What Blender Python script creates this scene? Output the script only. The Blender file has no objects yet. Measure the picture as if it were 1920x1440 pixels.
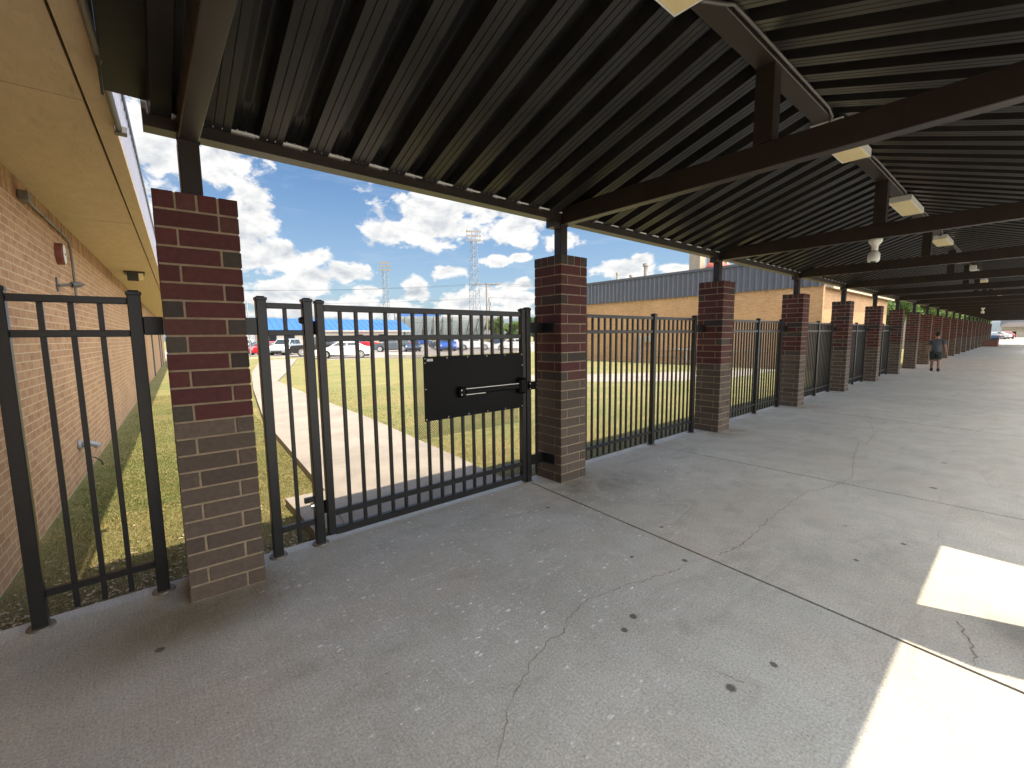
import bpy, bmesh, math, random
import numpy as np
from mathutils import Vector, Matrix
random.seed(7)
S = bpy.context.scene
C = S.collection
PI = math.pi

# ------------------------------------------------------------------ camera
CF, CYAW, CPIT, CROL, CD, CH = 815.9, .6984, -.1088, -.0118, 3.1785, 1.5999
Fv = Vector((math.sin(CYAW)*math.cos(CPIT), math.cos(CYAW)*math.cos(CPIT), math.sin(CPIT)))
R0 = Vector((math.cos(CYAW), -math.sin(CYAW), 0)); U0 = R0.cross(Fv)
Rv = math.cos(CROL)*R0 + math.sin(CROL)*U0; Uv = -math.sin(CROL)*R0 + math.cos(CROL)*U0
cd = bpy.data.cameras.new("camera"); cam = bpy.data.objects.new("camera", cd); C.objects.link(cam)
M = Matrix.Identity(4)
for i in range(3):
    M[i][0], M[i][1], M[i][2] = Rv[i], Uv[i], -Fv[i]
M[0][3], M[1][3], M[2][3] = 0, -CD, CH
cam.matrix_world = M
cd.lens = 36*CF/1920; cd.sensor_width = 36; cd.clip_start = .05; cd.clip_end = 3000
S.camera = cam

# ------------------------------------------------------------------ light
SUN = Vector((.13, -.33, 1)).normalized()
sd = bpy.data.lights.new("sun", 'SUN'); sd.energy = 2.0; sd.angle = math.radians(.53); sd.color = (1, .85, .64)
so = bpy.data.objects.new("sun", sd); C.objects.link(so); so.rotation_euler = SUN.to_track_quat('Z', 'Y').to_euler(); so.location = (0, -5, 30)
S.view_settings.view_transform = 'Standard'; S.view_settings.look = 'None'; S.view_settings.gamma = 1
S.view_settings.exposure = 1.96
S.cycles.max_bounces = 8; S.cycles.diffuse_bounces = 5

def N(nt, t, **kw):
    n = nt.nodes.new(t)
    for k, v in kw.items():
        if k == 'inp':
            for a, b in v.items():
                if isinstance(b, bpy.types.NodeSocket): nt.links.new(b, n.inputs[a])
                else: n.inputs[a].default_value = b
        else: setattr(n, k, v)
    return n
def mth(nt, op, a, b=None, c=None, clamp=False):
    n = nt.nodes.new('ShaderNodeMath'); n.operation = op; n.use_clamp = clamp
    for i, v in enumerate((a, b, c)):
        if v is None: continue
        if isinstance(v, bpy.types.NodeSocket): nt.links.new(v, n.inputs[i])
        else: n.inputs[i].default_value = v
    return n.outputs[0]
def vmt(nt, op, a, b=None):
    n = nt.nodes.new('ShaderNodeVectorMath'); n.operation = op
    for i, v in enumerate((a, b)):
        if v is None: continue
        if isinstance(v, bpy.types.NodeSocket): nt.links.new(v, n.inputs[i])
        else: n.inputs[i].default_value = v
    return n.outputs['Value'] if op in ('LENGTH', 'DOT_PRODUCT') else n.outputs[0]
def mixc(nt, f, a, b, mode='MIX'):
    n = nt.nodes.new('ShaderNodeMix'); n.data_type = 'RGBA'; n.blend_type = mode
    for i, v in ((0, f), (6, a), (7, b)):
        if isinstance(v, bpy.types.NodeSocket): nt.links.new(v, n.inputs[i])
        else: n.inputs[i].default_value = v if i == 0 else (*v[:3], 1)
    return n.outputs[2]
def mrange(nt, v, a, b, c=0., d=1., smooth=False):
    n = nt.nodes.new('ShaderNodeMapRange')
    if smooth: n.interpolation_type = 'SMOOTHSTEP'
    nt.links.new(v, n.inputs[0])
    for i, x in zip((1, 2, 3, 4), (a, b, c, d)): n.inputs[i].default_value = x
    return n.outputs[0]
def noise(nt, vec, scale, detail=4, rough=.55, dist=0.):
    n = nt.nodes.new('ShaderNodeTexNoise'); nt.links.new(vec, n.inputs['Vector'])
    n.inputs['Scale'].default_value = scale; n.inputs['Detail'].default_value = detail
    n.inputs['Roughness'].default_value = rough; n.inputs['Distortion'].default_value = dist
    return n.outputs[0]

# ------------------------------------------------------------------ sky with clouds
W = bpy.data.worlds.new("World"); S.world = W; W.use_nodes = True
nt = W.node_tree; nt.nodes.clear()
sky = N(nt, 'ShaderNodeTexSky', sky_type='NISHITA', sun_disc=False)
sky.sun_elevation = math.asin(SUN.z); sky.sun_rotation = math.atan2(SUN.x, SUN.y)
sky.air_density = 1.0; sky.dust_density = 1.2; sky.ozone_density = 1.5
geo = N(nt, 'ShaderNodeTexCoord')
d = geo.outputs['Generated']
sep = N(nt, 'ShaderNodeSeparateXYZ', inp={0: d})
az = mth(nt, 'ARCTAN2', sep.outputs[0], sep.outputs[1]); el = mth(nt, 'ARCSINE', sep.outputs[2])
q = N(nt, 'ShaderNodeCombineXYZ', inp={0: az, 1: el, 2: 0.}).outputs[0]
def pxdir(u, v):
    r = (Fv + Rv*((u-960)/CF) + Uv*((720-v)/CF)).normalized()
    return math.atan2(r.x, r.y), math.asin(r.z)
blobs = [(830, 420, 120, 48), (745, 435, 70, 34), (900, 385, 120, 48), (970, 425, 70, 40), (800, 385, 60, 30),
 (300, 275, 80, 80), (400, 300, 95, 55), (470, 400, 62, 62), (430, 460, 90, 60), (500, 478, 110, 32), (575, 487, 40, 24), (330, 420, 90, 90),
 (600, 520, 62, 26), (650, 512, 42, 24), (560, 540, 90, 22), (690, 546, 28, 14), (785, 545, 36, 28), (842, 510, 40, 15), (925, 489, 32, 12),
 (976, 481, 20, 8), (960, 556, 52, 27), (985, 535, 30, 16), (862, 568, 60, 24), (650, 575, 90, 22), (500, 560, 80, 30), (740, 580, 80, 18), (900, 585, 100, 16),
 (1175, 505, 62, 22), (1205, 488, 30, 14), (1262, 502, 40, 11), (560, 585, 140, 16), (1060, 450, 40, 22), (200, 200, 120, 120), (1400, 520, 120, 16), (1700, 560, 200, 20)]
fld = None
for (u, v, ru, rv) in blobs:
    a0, e0 = pxdir(u, v); a1, e1 = pxdir(u+ru*.5, v); a2, e2 = pxdir(u-ru*.5, v); a3, e3 = pxdir(u, v-rv*.5); a4, e4 = pxdir(u, v+rv*.5)
    rx, ry = abs(a1-a2), abs(e3-e4)
    dd = vmt(nt, 'LENGTH', vmt(nt, 'MULTIPLY', vmt(nt, 'SUBTRACT', q, (a0, e0, 0)), (1/rx, 1/ry, 0)))
    f = mth(nt, 'SUBTRACT', 1.0, dd)
    fld = f if fld is None else mth(nt, 'SMOOTH_MAX', fld, f, .25)
qs = vmt(nt, 'MULTIPLY', q, (1., 1.6, 1.))
qs2 = vmt(nt, 'ADD', qs, (-.004, .022, 0))
n1 = noise(nt, qs, 9., 10, .58, .3); n1b = noise(nt, qs2, 9., 10, .58, .3)
n2 = noise(nt, qs, 26., 6, .55)
glob = mrange(nt, noise(nt, vmt(nt, 'ADD', qs, (3, 1, 0)), 2.6, 5, .6), .52, .75, -1., .25)
glob = mth(nt, 'ADD', glob, mrange(nt, vmt(nt, 'DOT_PRODUCT', d, (.15, -.93, .33)), -.2, .5, 0., 1.1))  # extra cloud cover added behind the camera for white fill light
fld = mth(nt, 'MAXIMUM', fld, glob)
n3 = noise(nt, qs, 24., 8, .6, .4)
dens = mth(nt, 'ADD', fld, mth(nt, 'ADD', mth(nt, 'MULTIPLY', mth(nt, 'SUBTRACT', n1, .47), 2.3), mth(nt, 'MULTIPLY', mth(nt, 'SUBTRACT', n3, .5), 1.9)))
mask = mrange(nt, dens, .0, .42, 0, 1, True)
lit = mth(nt, 'ADD', mth(nt, 'MULTIPLY', mth(nt, 'SUBTRACT', n1, n1b), 3.6), mth(nt, 'MULTIPLY', mth(nt, 'SUBTRACT', n2, .5), .25))
thick = mrange(nt, dens, .45, 1.6, 0., .55)
shade = mth(nt, 'SUBTRACT', mth(nt, 'ADD', lit, .93), thick, clamp=True)
ccol = mixc(nt, shade, (.42, .48, .56), (.98, .97, .95))
back_fill = mrange(nt, vmt(nt, 'DOT_PRODUCT', d, (.15, -.93, .33)), -.25, .75, 1., 7.2, True)   # added fill: unseen clouds behind the camera brightened to light the shaded interior
cbg = N(nt, 'ShaderNodeBackground', inp={0: ccol, 1: mth(nt, 'MULTIPLY', back_fill, .275)})
hz = mrange(nt, el, -.02, .30, .48, .0)
skc = mixc(nt, hz, mixc(nt, 1., sky.outputs[0], (.80, .98, 1.1), 'MULTIPLY'), (4.0, 4.6, 5.2))
sbg = N(nt, 'ShaderNodeBackground', inp={0: skc, 1: .036})
wisp = mrange(nt, noise(nt, vmt(nt, 'MULTIPLY', q, (1.2, 7, 1)), 4., 6, .6, .5), .52, .85, 0, .30)
mfin = mth(nt, 'MAXIMUM', mask, wisp)
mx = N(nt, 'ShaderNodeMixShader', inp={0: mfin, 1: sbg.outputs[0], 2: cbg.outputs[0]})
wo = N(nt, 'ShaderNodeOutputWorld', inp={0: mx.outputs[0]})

# ------------------------------------------------------------------ materials
MATS = {}
def mat(name):
    m = bpy.data.materials.new(name); m.use_nodes = True; MATS[name] = m
    nt = m.node_tree; b = nt.nodes['Principled BSDF']
    return m, nt, b
def setc(nt, b, col, rough=.6, metal=0., spec=None):
    if isinstance(col, bpy.types.NodeSocket): nt.links.new(col, b.inputs['Base Color'])
    else: b.inputs['Base Color'].default_value = (*col, 1)
    if isinstance(rough, bpy.types.NodeSocket): nt.links.new(rough, b.inputs['Roughness'])
    else: b.inputs['Roughness'].default_value = rough
    b.inputs['Metallic'].default_value = metal
    if spec is not None: b.inputs['Specular IOR Level'].default_value = spec
def bump(nt, b, h, st=.3, dist=.01):
    n = N(nt, 'ShaderNodeBump', inp={'Height': h, 'Strength': st, 'Distance': dist}); nt.links.new(n.outputs[0], b.inputs['Normal'])
def simple(name, col, rough=.6, metal=0., var=.12, sc=6., spec=None, bmp=0):
    m, nt, b = mat(name)
    tc = N(nt, 'ShaderNodeTexCoord').outputs['Object']
    n = noise(nt, tc, sc, 5, .6)
    c = mixc(nt, mrange(nt, n, .3, .7), tuple(x*(1-var) for x in col), tuple(min(1, x*(1+var)) for x in col))
    setc(nt, b, c, rough, metal, spec)
    if bmp: bump(nt, b, noise(nt, tc, sc*8, 4), bmp, .004)
    return m
simple('black_paint', (.011, .011, .011), .38, 0, .25, 9)
simple('panel_black', (.0025, .0025, .003), .5, 0, .3, 3, spec=.15)
simple('beam_brown', (.026, .019, .015), .42, 0, .25, 3, bmp=.05)
simple('deck_brown', (.022, .021, .020), .36, 0, .3, 2.5)
simple('steel', (.55, .55, .55), .3, 1)
simple('white_plastic', (.72, .72, .68), .45)
simple('sticker', (.6, .6, .6), .5)
simple('galv', (.36, .36, .37), .45, .7)
simple('old_conduit', (.17, .15, .13), .5, .3)
simple('conduit_grey', (.13, .125, .115), .5, .3)
simple('alarm_red', (.20, .06, .045), .5)
simple('pvc_grey', (.30, .33, .36), .5)
simple('white_trim', (.40, .355, .31), .6)
simple('cream_trim', (.42, .36, .26), .6)
simple('blue_roof', (.035, .12, .34), .5, 0, .06, .2)
simple('tan_wall', (.45, .41, .34), .7, 0, .1, .6)
simple('beige_wall', (.60, .54, .40), .6, 0, .1, .6)
simple('grey_roof', (.22, .23, .26), .5, 0, .1, .4)
simple('window_dark', (.02, .022, .03), .1)
simple('bleach_alu', (.34, .34, .33), .5, .3)
simple('dark_frame', (.07, .07, .07), .6)
simple('tower_galv', (.22, .25, .29), .5, .2)
simple('lamp_head', (.36, .32, .29), .5)
simple('wood_pole', (.20, .15, .11), .8, 0, .25, 3)
simple('tyre', (.018, .018, .018), .8)
simple('rim', (.45, .45, .46), .3, .6)
simple('glass_dark', (.03, .04, .045), .08)
simple('plastic_dark', (.025, .025, .025), .6)
simple('tail_red', (.35, .01, .01), .25)
simple('head_lamp', (.7, .72, .72), .15)
simple('skin', (.30, .15, .10), .55)
simple('hair', (.020, .014, .010), .7)
simple('shirt', (.075, .085, .10), .9, 0, .2, 14)
simple('shorts', (.028, .038, .032), .9, 0, .2, 14)
simple('boot', (.030, .022, .020), .6)
simple('chimney_tan', (.40, .33, .24), .8)
simple('red_dome', (.50, .12, .08), .6)
simple('kerb_conc', (.42, .37, .34), .8, 0, .15, 2)
simple('bark', (.10, .075, .05), .9, 0, .3, 4)
simple('wire_black', (.02, .02, .02), .6)
for nm, col in (('car_white', (.78, .78, .77)), ('car_black', (.012, .013, .016)), ('car_silver', (.38, .42, .46)), ('car_red', (.40, .015, .02)),
                ('car_navy', (.025, .05, .10)), ('car_grey', (.07, .085, .10)), ('car_blue', (.02, .09, .42)), ('car_maroon', (.16, .02, .03))):
    m = simple(nm, col, .25, 0, .04, 1); m.node_tree.nodes['Principled BSDF'].inputs['Coat Weight'].default_value = .7

# light diffuser (aged, unlit)
m, nt, b = mat('diffuser')
tc = N(nt, 'ShaderNodeTexCoord').outputs['Object']
setc(nt, b, mixc(nt, noise(nt, tc, 5, 6, .65), (.62, .50, .24), (.80, .70, .42)), .35)

# leaf materials
def leafmat(name, c1, c2):
    m, nt, b = mat(name)
    tc = N(nt, 'ShaderNodeTexCoord').outputs['Object']
    oi = N(nt, 'ShaderNodeAttribute', attribute_name='tint')
    c = mixc(nt, oi.outputs['Fac'], c1, c2)
    setc(nt, b, c, .55)
    tr = N(nt, 'ShaderNodeBsdfTranslucent', inp={0: mixc(nt, .5, c, (.25, .35, .05))})
    mx = N(nt, 'ShaderNodeMixShader', inp={0: .35, 1: b.outputs[0], 2: tr.outputs[0]})
    nt.links.new(mx.outputs[0], nt.nodes['Material Output'].inputs[0])
    return m
leafmat('leaf_green', (.055, .11, .030), (.15, .22, .075)); leafmat('leaf_dark', (.035, .085, .025), (.10, .18, .055))

# pillar bricks
def brickattr(name):
    m, nt, b = mat(name)
    at = N(nt, 'ShaderNodeAttribute', attribute_name='bcol').outputs['Color']
    tc = N(nt, 'ShaderNodeTexCoord').outputs['Object']
    n = noise(nt, tc, 28, 6, .65)
    c = mixc(nt, 1., at, N(nt, 'ShaderNodeCombineColor', inp={0: mrange(nt, n, .25, .75, .72, 1.3), 1: mrange(nt, n, .25, .75, .72, 1.3), 2: mrange(nt, n, .25, .75, .72, 1.3)}).outputs[0], 'MULTIPLY')
    setc(nt, b, c, .8); bump(nt, b, noise(nt, tc, 90, 5, .6), .35, .004)
brickattr('pillar_brick')
simple('mortar', (.30, .235, .16), .9, 0, .2, 20, bmp=.3)

def brickwall(name, cols, mort, bw=.203, rh=.0762, ms=.0055):
    m, nt, b = mat(name)
    uv = N(nt, 'ShaderNodeUVMap').outputs[0]
    w = noise(nt, uv, 9, 2)
    br = nt.nodes.new('ShaderNodeTexBrick'); nt.links.new(uv, br.inputs['Vector'])
    br.inputs['Color1'].default_value = (*cols[0], 1); br.inputs['Color2'].default_value = (*cols[1], 1); br.inputs['Mortar'].default_value = (*mort, 1)
    br.inputs['Scale'].default_value = 1; br.inputs['Mortar Size'].default_value = ms; br.inputs['Mortar Smooth'].default_value = .15
    br.inputs['Brick Width'].default_value = bw; br.inputs['Row Height'].default_value = rh; br.inputs['Bias'].default_value = 0
    n = noise(nt, vmt(nt, 'MULTIPLY', uv, (5, 13.1, 1)), 1.0, 3, .6); nn = noise(nt, uv, 45, 5, .6)
    c = mixc(nt, mrange(nt, n, .52, .66, 0, .55), br.outputs['Color'], mixc(nt, br.outputs['Fac'], cols[2], mort))
    big = noise(nt, uv, .5, 3)
    k = mth(nt, 'MULTIPLY', mrange(nt, nn, .2, .8, .84, 1.16), mrange(nt, big, .3, .7, .9, 1.08))
    c = mixc(nt, 1., c, N(nt, 'ShaderNodeCombineColor', inp={0: k, 1: k, 2: k}).outputs[0], 'MULTIPLY')
    setc(nt, b, c, .85)
    bump(nt, b, mth(nt, 'SUBTRACT', mth(nt, 'MULTIPLY', nn, .25), br.outputs['Fac']), .5, .006)
brickwall('orange_brick', ((.40, .215, .115), (.50, .295, .16), (.27, .13, .075)), (.62, .47, .30))
brickwall('tan_brick', ((.46, .255, .115), (.52, .31, .15), (.32, .15, .075)), (.50, .35, .20), .30, .098, .006)
brickwall('walk_brick', ((.15, .045, .035), (.19, .06, .045), (.10, .04, .035)), (.3, .25, .18), .30, .1016, .006)

# corrugated fascia
m, nt, b = mat('fascia_blue')
uv = N(nt, 'ShaderNodeTexCoord').outputs['Object']
setc(nt, b, mixc(nt, noise(nt, uv, 2, 4), (.085, .088, .105), (.115, .118, .138)), .4)
m, nt, b = mat('fascia_lav')
uv = N(nt, 'ShaderNodeTexCoord').outputs['Object']
setc(nt, b, mixc(nt, noise(nt, uv, 2, 4), (.23, .23, .29), (.30, .30, .36)), .4)
# soffit stucco
m, nt, b = mat('soffit')
uv = N(nt, 'ShaderNodeTexCoord').outputs['Object']
n = noise(nt, vmt(nt, 'MULTIPLY', uv, (3, 1.2, 1)), 3.2, 7, .7, .8)
c = mixc(nt, mrange(nt, n, .3, .75), (.58, .455, .29), (.46, .36, .225))
c = mixc(nt, mrange(nt, noise(nt, vmt(nt, 'MULTIPLY', uv, (14, 2, 1)), 2.5, 4, .6, 1.5), .55, .72, 0, .35), c, (.30, .21, .10))
setc(nt, b, c, .8); bump(nt, b, noise(nt, uv, 60, 5), .3, .004)

# walkway concrete
m, nt, b = mat('walk_concrete')
P_ = N(nt, 'ShaderNodeNewGeometry').outputs['Position']
big = noise(nt, P_, .55, 5, .6, .4); mid = noise(nt, P_, 3.2, 6, .65, .3); fine = noise(nt, P_, 90, 5, .7)
streak = noise(nt, vmt(nt, 'MULTIPLY', P_, (170, 5, 1)), 1., 4, .7)
sxx = N(nt, 'ShaderNodeSeparateXYZ', inp={0: P_}).outputs[0]
slabt = mrange(nt, mth(nt, 'ADD', sxx, mth(nt, 'MULTIPLY', big, .2)), 3.0, 3.14)
c = mixc(nt, mrange(nt, big, .3, .7), mixc(nt, slabt, (.42, .425, .405), (.46, .445, .40)), mixc(nt, slabt, (.54, .54, .515), (.59, .565, .505)))
c = mixc(nt, mrange(nt, mid, .42, .75, 0, .6), c, (.37, .365, .325))
c = mixc(nt, mrange(nt, noise(nt, vmt(nt, 'ADD', P_, (5, 3, 0)), 1.1, 4, .6), .5, .75, 0, .35), c, (.54, .44, .345))
k = mth(nt, 'MULTIPLY', mrange(nt, fine, .3, .7, .64, 1.34), mrange(nt, streak, .3, .7, .88, 1.11))
def radial(nt, c0, r, soft=1.):
    dd = vmt(nt, 'LENGTH', vmt(nt, 'MULTIPLY', vmt(nt, 'SUBTRACT', P_, (c0[0], c0[1], 0)), (1/r[0], 1/r[1], 0)))
    return mrange(nt, dd, 1., max(0., 1-soft), 0, 1, True)
pit = N(nt, 'ShaderNodeTexVoronoi', inp={'Vector': P_, 'Scale': 26.})
c = mixc(nt, mrange(nt, pit.outputs['Distance'], .07, .12, .55, 0), c, (.14, .13, .12))
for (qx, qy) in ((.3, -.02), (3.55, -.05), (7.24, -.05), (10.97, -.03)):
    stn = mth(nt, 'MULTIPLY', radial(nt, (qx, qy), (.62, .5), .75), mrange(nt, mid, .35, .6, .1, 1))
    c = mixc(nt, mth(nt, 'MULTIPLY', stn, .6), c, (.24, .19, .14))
trail = mth(nt, 'MULTIPLY', mrange(nt, noise(nt, vmt(nt, 'MULTIPLY', P_, (.8, 2.2, 1)), 1.4, 6, .7, 1.2), .54, .68, 0, .45), 1.)
c = mixc(nt, trail, c, (.33, .315, .28))
# chalky flakes and scuffs near the gate
fm = mth(nt, 'MULTIPLY', mth(nt, 'ADD', radial(nt, (1.9, -.7), (2.6, 1.9), .8), mth(nt, 'ADD', mth(nt, 'MULTIPLY', radial(nt, (4.6, -.3), (2.2, 1.3), .8), .7), mth(nt, 'MULTIPLY', radial(nt, (.6, -1.9), (1.8, 1.5), .8), .35))), mrange(nt, noise(nt, P_, 2.6, 5, .7, .6), .42, .62))
v2 = N(nt, 'ShaderNodeTexVoronoi', inp={'Vector': vmt(nt, 'ADD', vmt(nt, 'MULTIPLY', P_, (1., 2.1, 1)), vmt(nt, 'MULTIPLY', N(nt, 'ShaderNodeTexNoise', inp={'Vector': P_, 'Scale': 30.}).outputs['Color'], (.03, .05, 0))), 'Scale': 15.})
sel = N(nt, 'ShaderNodeSeparateColor', inp={0: v2.outputs['Color']}).outputs[0]
thr = mth(nt, 'MULTIPLY', mth(nt, 'MULTIPLY', sel, sel), .30)
flk = mth(nt, 'MULTIPLY', mrange(nt, mth(nt, 'SUBTRACT', v2.outputs['Distance'], thr), -.03, .0, 1, 0), mrange(nt, sel, .5, .56))
v3 = N(nt, 'ShaderNodeTexVoronoi', inp={'Vector': P_, 'Scale': 55.})
sel3 = N(nt, 'ShaderNodeSeparateColor', inp={0: v3.outputs['Color']}).outputs[1]
flk3 = mth(nt, 'MULTIPLY', mrange(nt, v3.outputs['Distance'], .12, .22, 1, 0), mrange(nt, sel3, .60, .64))
scuff = mrange(nt, noise(nt, vmt(nt, 'MULTIPLY', P_, (1, 2.6, 1)), 16, 6, .75, .5), .54, .68, 0, .5)
fl = mth(nt, 'MULTIPLY', mth(nt, 'MAXIMUM', mth(nt, 'MAXIMUM', flk, mth(nt, 'MULTIPLY', flk3, .8)), scuff), mth(nt, 'MINIMUM', mth(nt, 'MULTIPLY', fm, 1.6), 1.))
c = mixc(nt, mth(nt, 'MULTIPLY', fl, .95), c, (.88, .88, .90))
# sparse flakes everywhere
c = mixc(nt, mth(nt, 'MULTIPLY', mrange(nt, v3.outputs['Distance'], .08, .16, 1, 0), mrange(nt, sel3, .95, .955, 0, .8)), c, (.6, .58, .54))
# mossy and damp stains along the fence line
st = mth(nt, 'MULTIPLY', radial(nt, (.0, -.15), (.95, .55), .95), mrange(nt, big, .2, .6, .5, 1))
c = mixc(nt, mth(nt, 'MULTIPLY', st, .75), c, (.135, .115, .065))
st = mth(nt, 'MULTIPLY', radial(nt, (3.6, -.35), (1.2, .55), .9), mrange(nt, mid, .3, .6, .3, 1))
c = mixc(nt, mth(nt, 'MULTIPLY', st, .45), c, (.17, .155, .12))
for (gx, gy, gr) in [(1187, 1156, 8), (1170, 1181, 7), (1284, 1051, 6), (1451, 1246, 8), (1184, 1044, 4), (1694, 1020, 5), (1605, 1050, 5), (1750, 915, 6), (1370, 1290, 11), (1027, 952, 4), (300, 1218, 9), (1585, 986, 3), (1771, 868, 4), (1240, 988, 4)]:
    r = Fv + Rv*((gx-960)/CF) + Uv*((720-gy)/CF); t = -CH/r.z; gp = (r.x*t, -CD+r.y*t)
    rad = gr*t/CF*.95
    dd = vmt(nt, 'LENGTH', vmt(nt, 'ADD', vmt(nt, 'SUBTRACT', P_, (gp[0], gp[1], 0)), vmt(nt, 'MULTIPLY', vmt(nt, 'SUBTRACT', N(nt, 'ShaderNodeTexNoise', inp={'Vector': P_, 'Scale': 25.}).outputs['Color'], (.5, .5, .5)), (.02, .02, 0))))
    c = mixc(nt, mrange(nt, dd, rad*.7, rad*1.1, .85, 0), c, (.07, .065, .06))
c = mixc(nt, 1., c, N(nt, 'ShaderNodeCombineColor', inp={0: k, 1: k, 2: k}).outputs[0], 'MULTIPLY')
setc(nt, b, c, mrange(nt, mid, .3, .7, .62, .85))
bump(nt, b, mth(nt, 'ADD', mth(nt, 'MULTIPLY', fine, .6), mth(nt, 'MULTIPLY', streak, .7)), .35, .003)
simple('crack', (.28, .24, .195), .95, 0, .3, 30)
simple('joint', (.012, .012, .012), .95)
# outdoor concrete path
m, nt, b = mat('path_concrete')
P_ = N(nt, 'ShaderNodeNewGeometry').outputs['Position']
c = mixc(nt, mrange(nt, noise(nt, P_, 1.3, 6, .65, .6), .35, .65), (.24, .215, .19), (.32, .29, .255))
c = mixc(nt, mrange(nt, noise(nt, P_, 5, 5, .7, .8), .55, .75, 0, .5), c, (.20, .19, .175))
k = mrange(nt, noise(nt, P_, 70, 4, .7), .3, .7, .86, 1.12)
c = mixc(nt, 1., c, N(nt, 'ShaderNodeCombineColor', inp={0: k, 1: k, 2: k}).outputs[0], 'MULTIPLY')
setc(nt, b, c, .85); bump(nt, b, noise(nt, P_, 60, 4), .3, .003)
# parking lot
m, nt, b = mat('lot')
P_ = N(nt, 'ShaderNodeNewGeometry').outputs['Position']
c = mixc(nt, mrange(nt, noise(nt, P_, .3, 5, .6), .35, .65), (.24, .215, .21), (.30, .27, .26))
setc(nt, b, c, .9)
# lawn
m, nt, b = mat('lawn')
P_ = N(nt, 'ShaderNodeNewGeometry').outputs['Position']
a = noise(nt, P_, .45, 6, .65, .6); a2 = noise(nt, P_, 3.5, 6, .7, .5); a3 = noise(nt, P_, 30, 4, .7)
rows = noise(nt, vmt(nt, 'MULTIPLY', P_, (.5, 2.6, 1)), 1.2, 4, .6, .3)
c = mixc(nt, mrange(nt, a, .38, .62), (.235, .20, .090), (.145, .165, .060))
c = mixc(nt, mrange(nt, rows, .45, .65, 0, .6), c, (.32, .25, .10))
c = mixc(nt, mrange(nt, a2, .45, .7, 0, .7), c, (.15, .18, .042))
k = mrange(nt, a3, .3, .7, .65, 1.35)
c = mixc(nt, 1., c, N(nt, 'ShaderNodeCombineColor', inp={0: k, 1: k, 2: k}).outputs[0], 'MULTIPLY')
# bare soil against the slab
sx = N(nt, 'ShaderNodeSeparateXYZ', inp={0: P_})
near = mrange(nt, mth(nt, 'ADD', sx.outputs[1], mth(nt, 'MULTIPLY', a2, 1.2)), 1.1, 2.1, .75, 0)
c = mixc(nt, near, c, mixc(nt, a3, (.07, .055, .04), (.14, .115, .085)))
setc(nt, b, c, .95); bump(nt, b, mth(nt, 'ADD', a3, mth(nt, 'MULTIPLY', a2, 2)), .8, .03)
m, nt, b = mat('grass_blade')
at = N(nt, 'ShaderNodeAttribute', attribute_name='tint').outputs['Fac']
c = mixc(nt, at, (.13, .175, .035), (.38, .31, .14))
setc(nt, b, c, .6)
tr = N(nt, 'ShaderNodeBsdfTranslucent', inp={0: c})
mx = N(nt, 'ShaderNodeMixShader', inp={0: .4, 1: b.outputs[0], 2: tr.outputs[0]})
nt.links.new(mx.outputs[0], nt.nodes['Material Output'].inputs[0])

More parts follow.
